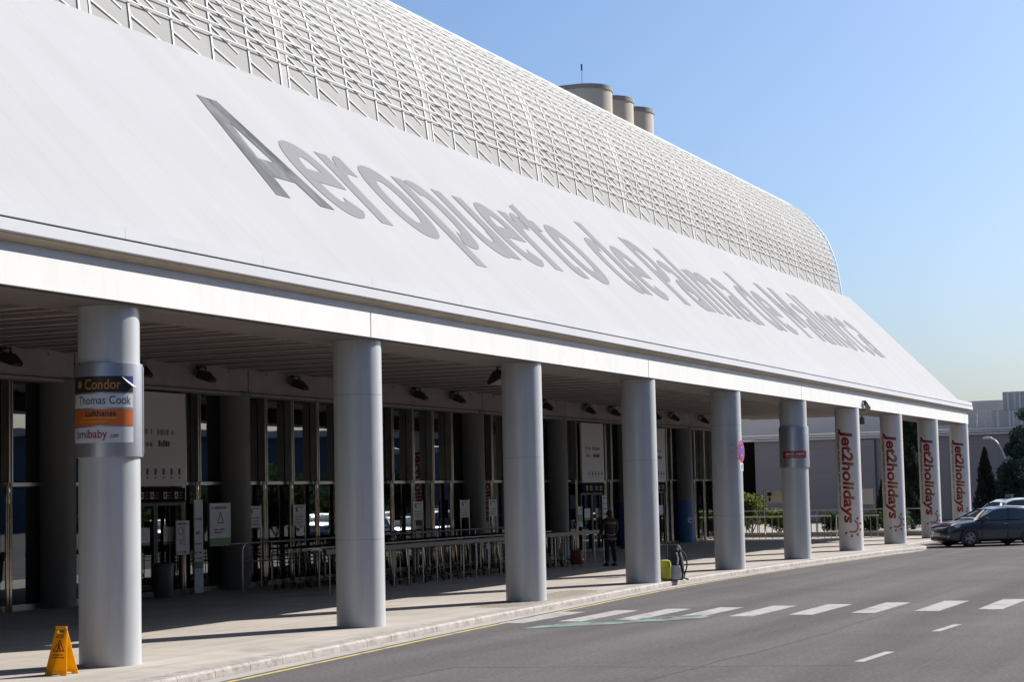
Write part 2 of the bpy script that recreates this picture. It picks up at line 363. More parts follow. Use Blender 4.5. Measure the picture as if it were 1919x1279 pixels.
# ------------------------------------------------------------------ ground, road, pavement
ZR = -.12
g = MB(); g.add([(-300, -300, ZR), (500, -300, ZR), (500, 300, ZR), (-300, 300, ZR)], [(0, 1, 2, 3)])
struct(g.build('road', M_asphalt))
kerb = [Vector((x, y, 0)) for x, y in smoothpoly([(p[0], p[1]) for p in [(-60, -6.2), (-35, -3.9), (-18, -2.75), (-8, -2.15), (-1.35, -1.75), (4.1, -1.36), (8.2, -1.05), (14.7, -.70), (19.5, -.42), (24.3, -.28), (29, -.36), (34.5, -.58), (42.5, -1.1), (46.8, -1.66)]], 4)]
kerb += [Vector((x, y, 0)) for x, y in [(47.6, -1.74), (48.2, -1.70), (48.7, -1.5), (49.2, -1.1), (49.8, -.72), (50.6, -.52), (52, -.46), (75, -.46)]]
def off(line, d):
    out = []
    for i, p in enumerate(line):
        t = (line[min(i+1, len(line)-1)]-line[max(i-1, 0)]).normalized(); out.append(p+Vector((-t.y, t.x, 0))*d)
    return out
def ribbon(m, a, b, za, zb):
    n = len(a); m.add([(p.x, p.y, za) for p in a]+[(p.x, p.y, zb) for p in b], [(i, i+1, n+i+1, n+i) for i in range(n-1)])
inner = off(kerb, .32)
pv = MB(); n = len(inner)
pv.add([(p.x, p.y, 0) for p in inner]+[(p.x, 70, 0) for p in inner], [(i, i+1, n+i+1, n+i) for i in range(n-1)])
struct(pv.build('pavement', M_pave))
kb = MB(); outb = off(kerb, -.03)
ribbon(kb, inner, kerb, .003, .003); ribbon(kb, kerb, outb, .003, -.03); ribbon(kb, outb, off(kerb, -.035), -.03, ZR-.02)
struct(kb.build('kerb', M_kerb))
gt = MB(); ribbon(gt, off(kerb, -.06)[:-8], off(kerb, -.34)[:-8], ZR+.004, ZR+.004); struct(gt.build('gutter', M_gutter))
yl = MB(); ribbon(yl, off(kerb, -.42)[:-10], off(kerb, -.52)[:-10], ZR+.004, ZR+.004); struct(yl.build('yellow_kerb_line', M_yline))
tp = MB(); ti = off(kerb, .34); tj = [p for p in ti if 12.5 < p.x < 19.2]
tp.add([(p.x, p.y, .004) for p in tj]+[(p.x+.2, p.y+.95, .004) for p in tj], [(i, i+1, len(tj)+i+1, len(tj)+i) for i in range(len(tj)-1)])
for i in range(60):
    for j in range(7):
        x = 12.7+i*.105; y0 = min(tj, key=lambda p: abs(p.x-x)).y+.12+j*.12
        if x < 18.9: tp.add([(x-.025, y0-.025, .004), (x+.025, y0-.025, .004), (x+.025, y0+.025, .004), (x-.025, y0+.025, .004), (x, y0, .014)], [(0, 1, 4), (1, 2, 4), (2, 3, 4), (3, 0, 4)])
struct(tp.build('tactile_paving', M_tactile))
zb = MB()
for y in (-1.55, -2.5, -3.42, -4.35, -5.3, -6.3, -7.35, -8.42, -9.5, -10.55):
    x0 = 11.04+(-2.46-y)*.56 - .35
    zb.add([(x0, y-.24, ZR+.005), (x0+3.15, y-.26, ZR+.005), (x0+3.15, y+.24, ZR+.005), (x0, y+.22, ZR+.005)], [(0, 1, 2, 3)])
struct(zb.build('zebra_crossing', M_line))
ds = MB()
for x in (-7.1, -1.7, 3.75, 9.15, 14.55, 20, 25.4):
    ds.add([(x, -9.6, ZR+.004), (x+1.6, -9.68, ZR+.004), (x+1.6, -9.54, ZR+.004), (x, -9.46, ZR+.004)], [(0, 1, 2, 3)])
struct(ds.build('lane_dashes', M_line))
cr = MB(); rc_ = random.Random(5)
for x0, y0, x1, y1, wd in [(-6, -7.2, 9, -7.9, .012), (2, -4.3, 3.2, -9.5, .010), (9, -7.9, 26, -7.5, .012), (20, -3.2, 23.5, -9, .012), (30, -4, 46, -5.2, .014), (-4, -4.1, 2, -4.3, .010)]:
    pts_ = [Vector((x0+(x1-x0)*t/14+rc_.uniform(-.06, .06), y0+(y1-y0)*t/14+rc_.uniform(-.06, .06), 0)) for t in range(15)]
    ribbon(cr, off(pts_, wd), off(pts_, -wd), ZR+.003, ZR+.003)
struct(cr.build('road_cracks', mat('crack_tar', (.045, .042, .042), .9, noise=.2)))
gp = MB()
for i, (xa, ya, xb_, yb, wx) in enumerate([(9.2, -2.35, 10.3, -3.25, .42), (10.0, -3.15, 11.2, -4.0, .50), (10.9, -3.85, 12.1, -4.75, .40), (9.9, -2.55, 10.5, -3.05, .25), (11.5, -3.6, 12.5, -4.5, .22)]):
    z = ZR+.0062+.0008*i; gp.add([(xa-wx, ya, z), (xb_-wx, yb, z), (xb_+wx, yb, z), (xa+wx, ya, z)], [(0, 1, 2, 3)])
struct(gp.build('green_road_marking', M_gpaint))
pl = MB()
for x0, y0, x1, y1 in [(47.75, -2.0, 47.6, -7.5), (51.2, -2.6, 54, -8.2), (55.2, -2.6, 58, -8.2), (59.2, -2.6, 62, -8.2)]:
    pl.add([(x0-.08, y0, ZR+.004), (x1-.08, y1, ZR+.004), (x1+.08, y1, ZR+.004), (x0+.08, y0, ZR+.004)], [(0, 1, 2, 3)])
struct(pl.build('parking_bay_lines', M_line))
gb = MB(); gb.add([(63, -.1, .004), (97, -.1, .004), (97, 45, .004), (63, 45, .004)], [(0, 1, 2, 3)])
struct(gb.build('planting_bed', M_ground))
# ------------------------------------------------------------------ terminal building
XE = 66.4; X0 = -70.
T = empty('terminal_building', 'long white terminal with lettered sloping roof, lattice vault above and glass front below', 'building', (0, 10, 0))
T.location = (0, 0, 0)
LAM = 1.038                                   # roof plane sits a little behind the cornice line
EY, EZ = .12, 6.18; SL = R(46); TY = 5.10; TZ = EZ+(TY-EY)*math.tan(SL); XR = 66.5; XL = 65.0
SB = Vector((0, EY, EZ)); SD = Vector((0, cos(SL), sin(SL))); SN = Vector((0, -sin(SL), cos(SL)))
rf = MB(); rf.prism([(EY, EZ), (TY, TZ), (6.6, TZ), (6.6, TZ-.25), (5.2, TZ-.3), (.9, 6.1), (.12, 6.1)], X0, XR)
roof = rf.build('sloping_roof', M_roof, T)
def roof_pt(x, s, h): return Vector((CAM[0]+(x-CAM[0])*LAM, 0, 0))+SB+SD*(s*LAM)+SN*h
class Glyph:
    """flat letter made of strokes; every stroke lies a fraction of a millimetre above the one before"""
    def __init__(g): g.b = MB(); g.k = 0
    def poly(g, pts): g.b.add([roof_pt(x, y, .008+.0012*g.k) for x, y in pts], [tuple(range(len(pts)))]); g.k += 1
    def rect(g, x0, x1, y0, y1): g.poly([(x0, y0), (x1, y0), (x1, y1), (x0, y1)])
    def ring(g, cx, cy, rx, ry, ix, iy, a0=0, a1=360, n=44, p=2.25):
        def P(u, v, a):
            c, s_ = cos(a), sin(a); return (cx+u*math.copysign(abs(c)**(2/p), c), cy+v*math.copysign(abs(s_)**(2/p), s_))
        A = [R(a0+(a1-a0)*i/n) for i in range(n+1)]
        V = [P(rx, ry, a) for a in A]+[P(ix, iy, a) for a in A]; h = .008+.0012*g.k; g.k += 1
        g.b.add([roof_pt(x, y, h) for x, y in V], [(i, i+1, n+2+i, n+1+i) for i in range(n)])
BL, XH, CH, AH, DH, ST = 2.10, 4.25, 5.0, 5.08, 1.38, .50
MX = (BL+XH)/2
def L_A(g, x):
    g.poly([(6.29, BL), (6.77, BL), (6.91, 2.72), (7.02, 3.26), (7.27, 4.35), (7.27, 5.04), (6.92, 5.04)])
    g.poly([(8.36, BL), (8.36, BL), (7.60, 5.04), (7.27, 5.04), (7.27, 4.35), (7.57, 3.26), (7.69, 2.72), (7.84, BL)][1:])
    g.poly([(6.90, 2.72), (7.70, 2.72), (7.575, 3.26), (7.01, 3.26)])
def L_e(g, x0, x1):
    c = (x0+x1)/2; w = (x1-x0)/2
    g.ring(c, MX, w, 1.13, w-.50, .66, -6, 316); g.rect(c-w+.3, c+w-.02, 3.02, 3.42)
def L_o(g, x0, x1): c = (x0+x1)/2; w = (x1-x0)/2; g.ring(c, MX, w, 1.14, w-.50, .66)
def L_c(g, x0, x1): c = (x0+x1)/2; w = (x1-x0)/2; g.ring(c+.1, MX, w+.1, 1.14, w-.40, .66, 48, 312)
def L_stem(g, x, y0, y1): g.rect(x, x+ST, y0, y1)
def L_r(g, x):
    L_stem(g, x, BL, XH); e = x+ST
    g.poly([(e-.06, 3.35), (e+.08, 3.62), (e+.28, 3.74), (e+.62, 3.70), (e+.62, 4.32), (e+.42, 4.34), (e+.18, 4.2), (e-.06, 3.8)])
def L_p(g, x0, x1): w = (x1-x0-.18)/2; g.ring(x0+.18+w, MX, w, 1.13, w-.50, .64, -118, 118); L_stem(g, x0, DH, XH)
def L_d(g, x0, x1): w = (x1-x0-.18)/2; g.ring(x0+w, MX, w, 1.13, w-.50, .64, 62, 298); L_stem(g, x1-ST, BL, AH)
def L_u(g, x0, x1):
    c = (x0+x1-.1)/2; w = (x1-x0-.1)/2
    g.rect(x0, x0+ST, 3.0, XH); g.ring(c, 3.0, w, .95, w-ST, .42, 180, 360); L_stem(g, x1-ST, BL, XH)
def L_m(g, x0, x1):
    L_stem(g, x0, BL, XH); w = (x1-x0-ST)/2
    for i in (0, 1):
        a = x0+i*w; g.ring(a+(w+ST)/2, 3.45, (w+ST)/2, .88, (w-ST)/2+.02, .40, 0, 150, 24); g.rect(a+w, a+w+ST-.02, BL, 3.45)
def L_a(g, x0, x1):
    c = (x0+x1)/2+.02; w = (x1-x0)/2-.02
    g.ring(c, 3.40, w, .94, w-.50, .46, 0, 142, 26); L_stem(g, x1-ST, BL, 3.40); g.ring(x0+.62, 2.75, .62, .70, .17, .24, 20, 330, 30); g.rect(x0+.55, x1-ST, 2.98, 3.42)
def L_t(g, x):
    g.poly([(x, 2.6), (x+ST, 2.6), (x+ST, 4.86), (x, 4.68)]); g.rect(x-.24, x+.80, 3.84, XH)
    g.poly([(x, 2.62), (x+.02, 2.35), (x+.16, 2.14), (x+.42, 2.05), (x+.78, 2.08), (x+.78, 2.50), (x+.58, 2.50), (x+ST, 2.62)])
def L_P(g, x0, x1):
    L_stem(g, x0, BL, CH); h = (CH-3.16)/2; m = CH-h
    g.ring(x0+ST+.12, m, x1-x0-ST-.12, h, x1-x0-2*ST-.12, h-.46, -90, 90, 26, 2.4); g.rect(x0+ST-.02, x0+ST+.13, CH-.46, CH); g.rect(x0+ST-.02, x0+ST+.13, 3.16, 3.62)
def L_M(g, x0, x1):
    m = (x0+x1)/2; L_stem(g, x0, BL, CH); L_stem(g, x1-ST, BL, CH)
    g.poly([(x0+.04, CH), (x0+.62, CH), (m+.20, 2.75), (m-.20, 2.75)]); g.poly([(x1-.04, CH), (x1-.62, CH), (m-.20, 2.75), (m+.20, 2.75)])
LINE = [(L_A, 0), (L_e, 8.45, 10.02), (L_r, 10.24), (L_o, 11.58, 13.30), (L_p, 13.54, 15.20), (L_u, 15.46, 17.06), (L_e, 17.28, 18.88), (L_r, 19.11), (L_t, 20.52), (L_o, 21.52, 23.24),
        (L_d, 24.40, 26.07), (L_e, 26.30, 27.90), (L_P, 28.87, 30.36), (L_a, 30.40, 31.82), (L_stem, 32.12, BL, AH), (L_m, 33.00, 35.48), (L_a, 35.72, 37.12), (L_d, 38.18, 39.86), (L_e, 40.12, 41.76),
        (L_M, 42.74, 45.20), (L_a, 45.50, 46.92), (L_stem, 47.30, BL, AH), (L_stem, 48.18, BL, AH), (L_o, 48.95, 50.62), (L_r, 50.92), (L_c, 52.12, 53.50), (L_a, 53.78, 55.26)]
for i, (fn, *ar) in enumerate(LINE):
    g = Glyph(); fn(g, *ar); lo_ = g.b.build('roof_letter', M_letter if i else M_letterA, roof)
    if i == 0: lo_['label'] = 'darker scratched capital A'
# cornice: upper fascia in segments, groove, underside, recess and white band
uf = MB(); x = X0+.6
while x < XE+.6:
    x1 = min(x+3.64, XE+.35)
    uf.prism([(-.46, 5.895), (-.45, 6.06), (.14, 6.115), (.14, 5.895)], x, x1-.006)
    x += 3.64
uf.build('cornice_upper_band', M_white2, T)
lf = MB(); lf.prism([(-.475, 5.71), (-.47, 5.865), (-.36, 5.865), (-.36, 5.71)], X0, XE+.4); lf.build('cornice_lower_band', M_white2, T)
gr = MB(); gr.prism([(-.40, 5.867), (-.40, 5.893), (.1, 5.893), (.1, 5.867)], X0, XE+.3); gr.build('cornice_groove', M_dark, T)
us = MB(); us.prism([(-.355, 5.70), (-.355, 5.74), (-.02, 5.74), (-.02, 5.62), (-.25, 5.62)], X0, XE+.3); us.build('cornice_underside', mat('cornice_bounce_tan', (.62, .52, .40), .7, noise=.15, nscale=1.5), T)  # tan colour paints in the warm bounce light on the underside
rc = MB(); rc.prism([(-.235, 5.618), (-.245, 5.495), (.2, 5.495), (.2, 5.618)], X0, XE+.05); rc.build('cornice_recess', M_recess, T)
jx = [X0]+[7.22+14.556*k for k in range(-2, 5) if X0 < 7.22+14.556*k < XE]+[XE]
for a, b in zip(jx[:-1], jx[1:]):
    fb = MB(); fb.prism([(-.31, 5.05), (-.31, 5.47), (-.28, 5.49), (.1, 5.49), (.1, 5.05)], a+.02, b-.02); fb.build('white_fascia_band', M_white, T)
ed = MB(); ed.prism([(-.24, 5.043), (-.24, 5.02), (.98, 5.02), (.98, 5.46), (.12, 5.46), (.12, 5.043)], X0, XE-.02); ed.build('edge_beam', M_edge, T)
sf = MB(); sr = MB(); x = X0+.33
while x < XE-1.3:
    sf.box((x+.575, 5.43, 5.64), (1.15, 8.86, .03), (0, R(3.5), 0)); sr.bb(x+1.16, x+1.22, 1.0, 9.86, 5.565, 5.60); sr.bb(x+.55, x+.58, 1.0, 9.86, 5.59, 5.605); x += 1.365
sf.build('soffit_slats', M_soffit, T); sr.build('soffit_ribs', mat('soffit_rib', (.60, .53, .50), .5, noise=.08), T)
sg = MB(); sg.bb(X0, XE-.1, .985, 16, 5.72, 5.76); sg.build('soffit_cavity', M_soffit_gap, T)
bmx = [X0]+[19.73+S*k for k in range(-14, 7) if X0 < 19.73+S*k < 60]+[61.2]
for a, b in zip(bmx[:-1], bmx[1:]):
    q = MB(); q.bb(a+.025, b-.025, 9.9, 10.35, 5.02, 5.63); q.bb(a+.025, b-.025, 9.84, 10.3, 4.93, 5.0)
    for k in range(4):
        xx = a+(k+.5)*(b-a)/4; q.box((xx, 9.9, 5.53), (.07, .05, .07))
    q.build('facade_beam', M_beam, T)
# end wall of the canopy space, gable, interior
gw = MB(); gw.prism([(.95, 6.09), (5.2, TZ-.32), (6.6, TZ-.32), (6.6, 5.78), (.95, 5.78)], XR-.35, XR-.1); gw.build('roof_gable', M_white2, T)
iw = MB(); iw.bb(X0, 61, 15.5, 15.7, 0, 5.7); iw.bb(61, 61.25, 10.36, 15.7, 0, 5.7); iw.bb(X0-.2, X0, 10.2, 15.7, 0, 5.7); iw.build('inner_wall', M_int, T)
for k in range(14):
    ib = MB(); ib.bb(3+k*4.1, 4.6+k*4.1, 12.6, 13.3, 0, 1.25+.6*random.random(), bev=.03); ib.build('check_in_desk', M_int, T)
# glass front: panes, mullions, transom
INX = [-9.63, -2.36, 4.92, 12.2, 19.48, 26.76, 34.03, 41.31, 48.59, 55.87]
gl = MB(); gl.bb(X0, 60.9, 10.36, 10.375, 0, 4.93); gl.build('glass_front', M_glass, T)
tr = MB(); tr.bb(X0, 60.9, 10.30, 10.40, 2.66, 2.74); tr.bb(X0, 60.9, 10.32, 10.42, 0, .12); tr.build('transom', M_mull, T)
for cx in INX:
    door = cx in (12.2, 41.31, 48.59)
    for o in ((1.9, 4.95, 5.6) if door else (1.5, 2.88, 4.26, 5.64)):
        x = cx+o
        if x > 60.8: continue
        mm = MB(); mm.box((x-.045, 10.24, 3.83), (.05, .22, 2.18), bev=.006); mm.box((x+.045, 10.24, 3.83), (.05, .22, 2.18), bev=.006)
        mo = mm.build('mullion', M_mull, T)
        sl = MB(); sl.tube([(x-.055, 10.2, 0), (x-.055, 10.2, 2.74)], .045, 12); sl.tube([(x+.055, 10.2, 0), (x+.055, 10.2, 2.74)], .045, 12); sl.box((x, 10.19, 2.5), (.20, .03, .42), bev=.008)
        sl.build('mullion_sleeve', M_chrome, mo, smooth=True)
# entrances: header panel, sign header, sliding door leaves
def marks(b, x0, x1, y, z, h, seed, gap=.35):
    """tiny illegible strokes standing for small print"""
    r = random.Random(seed); x = x0
    b.box(((x0+x1)/2, y+.0012, z+h*.5), (x1-x0, .001, h*.05))
    while x < x1:
        wdt = h*r.uniform(.3, .9); hh = h*r.uniform(.7, 1.1)
        if x+wdt < x1: b.box((x+wdt/2, y, z+hh/2), (wdt, .004, hh))
        x += wdt+h*(gap if r.random() > .2 else 1.1)
for i, (a, b_) in enumerate([(14.64, 16.94), (43.33, 45.64), (50.62, 52.92)]):
    e = MB(); e.bb(a, b_, 9.98, 10.06, 2.63, 4.88, bev=.01); ent = e.build('entrance_panel', M_panel, T)
    w_ = b_-a
    for u_, v_, z_, sd in ((.18, .42, 3.86, 1), (.48, .82, 3.86, 5), (.18, .42, 3.58, 9)):
        k = MB(); marks(k, a+u_*w_, a+v_*w_, 9.976, z_, .13, i+sd); k.build('print_line', M_greyink, ent)
    k = MB(); marks(k, a+.5*w_, a+.82*w_, 9.976, 3.58, .15, i+12, .15); k.build('print_line', M_ink, ent)
    for j in range(5):
        k = MB(); cx = a+w_*(.30+.145*j); k.box((cx, 9.976, 2.98), (.09, .004, .15)); k.box((cx, 9.976, 2.84), (.05, .004, .05))
        k.box((cx+.15, 9.976, 2.97), (.07, .004, .015)); k.build('panel_icon', M_ink, ent)
    h = MB(); h.bb(a, b_+.02, 10.0, 10.12, 2.25, 2.60, bev=.01); hd = h.build('door_header', M_navy, T)
    for j, u in enumerate((.18, .36, .60, .8)):
        yk = MB(); yk.bb(a+u*w_, a+u*w_+.13, 9.99, 10.0, 2.33, 2.50)
        
        q_ = MB(); q_.bb(a+u*w_+.04, a+u*w_+.09, 9.985, 9.99, 2.37, 2.46); q_.build('symbol_figure', M_navy, hd)
        for z_, x_ in ((2.47, .20), (2.40, .15), (2.34, .18)): l_ = MB(); l_.bb(a+u*w_+.16, a+u*w_+.16+x_, 9.994, 9.998, z_, z_+.014); l_.build('print_line', M_greyink, hd)
        yk.build('header_symbol', M_gold, hd)
    for s_ in (0, 1):
        dl = MB(); x0 = a+s_*w_/2; x1 = x0+w_/2-.02
        dl.bb(x0, x0+.07, 10.06, 10.13, .02, 2.25); dl.bb(x1-.07, x1, 10.06, 10.13, .02, 2.25); dl.bb(x0+.07, x1-.07, 10.07, 10.12, .02, .14); dl.bb(x0+.07, x1-.07, 10.07, 10.12, 2.17, 2.25)
        d = dl.build('sliding_door', mat('door_frame', (.03, .03, .033), .5, noise=.08), T)
        st = MB(); st.bb(x0+.3, x1-.25, 10.05, 10.062, 1.31, 1.66); st.build('door_notice', M_poster, d)
        st = MB(); st.bb(x0+.3, x1-.25, 10.05, 10.063, 1.24, 1.31); st.build('door_notice_band', M_green, d)
# lattice vault
prof = smoothpoly([(TY-.03, TZ), (5.12, TZ+.42), (5.20, 12.28), (5.32, 12.98), (5.71, 14.03), (6.2, 14.75), (6.63, 15.23), (7.39, 15.81), (8.26, 16.31), (9.3, 16.83), (10.5, 17.25), (12, 17.56), (14, 17.72)], 5)
def arc(prof):
    s = [0]
    for a, b in zip(prof[:-1], prof[1:]): s.append(s[-1]+(b-a).length)
    return s
PS = arc(prof)
def at(s, ins=0):
    s = min(max(s, 0), PS[-1]-1e-4); i = 0
    while PS[i+1] < s: i += 1
    t = (s-PS[i])/(PS[i+1]-PS[i]); p = prof[i].lerp(prof[i+1], t); d = (prof[min(i+2, len(prof)-1)]-prof[max(i-1, 0)]).normalized()
    return Vector((p.x+d.y*ins, p.y-d.x*ins))       # inward is towards +y / down
bk = MB(); pts = [at(s, .05) for s in [k*.25 for k in range(int(PS[-1]/.25))]]
back_poly = [(p.x, p.y) for p in pts]+[(15.5, 17.3), (15.5, TZ-.1), (5.9, TZ-.1)]
bk.prism(back_poly, X0, XL-.45)
vault = bk.build('vault_shell', M_back, T)
mb_ = MB(); mb_.bb(X0, 62, 15.6, 45, 0, 17.3); mb_.build('rear_block', M_white2, T)
levels = [0, .56]
while levels[-1] < 10.2: levels.append(levels[-1]+.268)
for s in levels[1:]:
    p = at(s); tb = MB(); tb.tube([(-12, p.x, p.y), (XL, p.x, p.y)], .0135, 8); tb.build('lattice_tube', M_lat, vault, smooth=True)
rnd = random.Random(3)
for k in range(-2, 9):
    pn = MB(); rp = MB(); xb = S*k-.90
    for m5 in range(5):
        xm = xb+m5*S/5
        xs_ = [xm-.17, xm+.17] if m5 == 0 else [xm]
        if xm > XL-.1: continue
        for j in range(len(levels)-1):
            a, b = levels[j], levels[j+1]
            gap = .045 if j else 0
            p, q = at(a+gap, .04), at(b-gap, .04)
            nrm = Vector((0, q.y-p.y, -(q.x-p.x))).normalized()
            for xx in xs_: pn.bar((xx, p.x, p.y), (xx, q.x, q.y), .03, .05, up=(1, 0, 0))
            if m5 == 0:
                p2, q2 = at(a+gap, .046), at(b-gap, .046)
                rp.bar((xm, p2.x, p2.y), (xm, q2.x, q2.y), .01, .30, up=(1, 0, 0))
            # raking stay from the node down to the shell, to the next module
            sx = xs_[-1]
            if j == 0: p3, q3, dx = at(.30, .03), at(.0, .045), 1.0
            else: p3, q3, dx = at(b-.05, .03), at(max(a-.20, .02), .045), .98+rnd.uniform(-.08, .08)
            if sx+dx < XL: pn.bar((sx, p3.x, p3.y), (sx+dx, q3.x, q3.y),   .022, .028)
            if j % 7 == 3 and sx+dx < XL and rnd.random() < .6: pn.bar((sx, p3.x, p3.y), (sx+dx*.96, q3.x+.0, q3.y+.09), .022, .022)
    pn.build('lattice_panel', M_lat, vault)
    if rp.v: rp.build('rib_plate', mat('rib_plate', (.47, .455, .425), .8, noise=.06, spec=.1), vault)
eb = MB()
for j in range(len(levels)-1):
    p, q = at(levels[j], .02), at(levels[j+1], .02); eb.bar((XL-.03, p.x, p.y), (XL-.03, q.x, q.y), .05, .09, up=(1, 0, 0))
for s in levels[1::3]:
    p, q = at(s), at(s, .4); 
    if s < 6: eb.bar((XL-.03, p.x, p.y), (XL-.45, q.x, q.y), .03)
eb.build('lattice_end_rib', M_lat, vault)
# ------------------------------------------------------------------ concrete towers on the roof
def stadium(x0, x1, y0, y1, n=14):
    r = (x1-x0)/2; cx = (x0+x1)/2
    return [(cx+r*cos(pi+pi*k/n), y0+r+r*sin(pi+pi*k/n)) for k in range(n+1)]+[(cx+r*cos(pi*k/n), y1-r+r*sin(pi*k/n)) for k in range(n+1)]
for i, (xr, lab) in enumerate([(74.6, 'widest rounded concrete tower rising behind the roof, with antenna above it'), (78.1, 'middle rounded concrete tower behind the roof, second in the row of three'), (81.6, 'rearmost rounded concrete tower behind the roof, lowest in the photo, nearest the sky')]):
    tw = MB(); xr += 1.5; tw.prism(stadium(xr-3.0, xr+.0, 20, 31), 0, 24.75, 'Z'); t = tag(tw.build('concrete_tower', M_conc, smooth=True), lab, 'tower', 'rounded concrete towers behind the roof')
    rim = MB(); rim.prism(stadium(xr-3.04, xr+.04, 19.96, 31.04), 24.6, 24.85, 'Z'); rim.build('tower_rim', mat('rim_grey', (.23, .21, .195), .8, noise=.1), t, smooth=True)
an = MB(); an.tube([(73.6, 21.3, 24.8), (73.6, 21.3, 25.7)], .014, 8); an.tube([(73.6, 21.3, 25.7), (73.6, 21.3, 26.05)], .05, 8); tag(an.build('antenna', M_dark, smooth=True), 'thin antenna with dark tip on top of the first concrete tower', 'antenna')
# ------------------------------------------------------------------ columns
AZ = R(193)
def column_thing(cx, cy, r, h, label, m, name='column', group=None):
    o = empty(name, label, 'column', (cx, cy, 0), 0, group)
    c = MB(); c.lathe([(r, 0.0), (r, h-.0)], 64); sh = c.build('shaft', m, o, smooth=True)
    if m is M_col:
        for z_ in ((4.06, 1.52) if int(cx) % 2 else (3.02,)):
            g_ = MB(); g_.lathe([(r, z_), (r+.0015, z_), (r+.0015, z_+.007), (r, z_+.007)], 64, close=True); g_.build('seam', mat('seam_grey', (.24, .245, .25), .7, noise=.2), o, smooth=True)
    return o, sh
labs = ['round column nearest the camera, with four airline stickers on its steel collar',
        'plain grey round column, second from the left, between sticker column and tactile paving',
        'plain grey round column third from the left, behind the zebra crossing end',
        'grey round column with yellow bag and black backpack at its foot',
        'grey round column carrying the no parking sign',
        'round column with steel collar bearing one red sticker',
        'white column with vertical red holiday lettering, nearest of the four lettered ones',
        'white lettered column second nearest of four, beside the big cypress',
        'white lettered column third of four, its foot partly behind the dark car',
        'last white lettered column at the far end, partly hidden by cars']
def axis_of(i):            # axis sits one radius behind the measured front foot
    a = math.atan2(-CAM[1], i*S-CAM[0]); return (i*S+.43*cos(a), .43*sin(a))
CX = [axis_of(i)[0] for i in range(10)]
cols = []
for i in range(-2, 10):
    lab = labs[i] if i >= 0 else ('round grey column just outside the left edge' if i == -1 else 'round grey column behind the viewer')
    if i < -1: continue
    o, sh = column_thing(*axis_of(i), .43, 5.03, lab, M_colw if i >= 6 else M_col, group='roadside columns under the fascia')
    cp = MB(); cp.lathe([(.40, 5.0), (.40, 5.045)], 48); cp.build('capital', M_dark, o)
    if i >= 0: cols.append(o)
def wrap(body, cx, cz, rad, az, size, m, parent, name, name_len=None, offset=.0, shear=0, align='CENTER'):
    v, f, L = text2d(body, size, offset=offset, shear=shear, align=align, length=name_len)
    v = [(a+cx, b+cz) for a, b in v]; o3, ff, _ = cyl_patch(v, f, 0, 0, rad, az)
    b = MB(); b.add(o3, ff); return b.build(name, m, parent)
def wrap_rect(u0, u1, z0, z1, rad, az, m, parent, name):
    v, f = rect2(u0, u1, z0, z1); o3, ff, _ = cyl_patch(v, f, 0, 0, rad, az, step=.03); b = MB(); b.add(o3, ff); return b.build(name, m, parent, smooth=True)
def collar(o, label=None):
    c = MB(); c.lathe([(.432, 2.9), (.468, 2.9), (.470, 2.92), (.470, 4.19), (.468, 4.21), (.432, 4.21)], 64, close=True); b = c.build('steel_collar', M_steel, o, smooth=True)
    s = MB()
    a = R(218); s.box((.472*cos(a+1.35), .472*sin(a+1.35), 3.55), (.03, .02, 1.24)); s.build('collar_seam', M_rail, b)
    return b
# first column: four stickers
b0 = collar(cols[0]); RS = .4725; A0 = R(197)
u0, u1 = -.62, .518
def stk(z0, z1, m, name, lab):
    o = wrap_rect(u0, u1, z0, z1, RS, A0, m, cols[0], name); o['label'] = lab; return o
s1 = stk(3.80, 4.025, M_condor, 'airline_sticker', 'black sticker reading Condor in amber, its corner peeling')
wrap('Condor', .056, 3.845, RS+.003, A0, .20, M_amber, s1, 'sticker_text', .53, .008)
v, f = [( .33, 4.022), (.517, 4.022), (.517, 3.90)], [(0, 1, 2)]
o3, ff, _ = cyl_patch(v, f, 0, 0, RS+.003, A0, .03); q = MB(); q.add(o3, ff); q.build('sticker_corner', M_condorb, s1)
q = MB(); c_, s_ = lambda u, r: (r*cos(A0+u/RS), r*sin(A0+u/RS)), 0
def cp3(u, r, z): return (r*cos(A0+u/RS), r*sin(A0+u/RS), z)
q.add([cp3(.33, RS+.005, 4.018), cp3(.385, RS+.035, 3.955), cp3(.46, RS+.06, 3.885), cp3(.54, RS+.05, 3.875), cp3(.52, RS+.006, 3.902), cp3(.425, RS+.006, 3.955)], [(0, 1, 5), (1, 2, 4, 5), (2, 3, 4)]); q.build('peeled_corner', M_paper, s1)
v = [(-.317+.045*cos(2*pi*k/20)*(1 if k % 2 else .8), 3.915+.055*sin(2*pi*k/20)) for k in range(20)]
o3, ff, _ = cyl_patch(v, [tuple(range(20))], 0, 0, RS+.003, A0, .03); q = MB(); q.add(o3, ff); q.build('sticker_emblem', M_amber, s1)
s2 = stk(3.585, 3.775, M_stick, 'airline_sticker', 'white sticker reading Thomas Cook in dark blue')
wrap('Thomas Cook', .066, 3.635, RS+.003, A0, .165, mat('navy_ink', (.02, .03, .09), .5, noise=.05), s2, 'sticker_text', .82, .004)
v = [(-.50, 3.63), (-.455, 3.70), (-.47, 3.76), (-.52, 3.75), (-.54, 3.68)]
o3, ff, _ = cyl_patch(v, [tuple(range(5))], 0, 0, RS+.003, A0, .03); q = MB(); q.add(o3, ff); q.build('sticker_emblem', M_gold, s2)
s3 = stk(3.335, 3.56, M_orange, 'airline_sticker', 'orange sticker reading Lufthansa in dark blue')
wrap('Lufthansa', .026, 3.468, RS+.003, A0, .11, M_ink, s3, 'sticker_text', .45, .02)
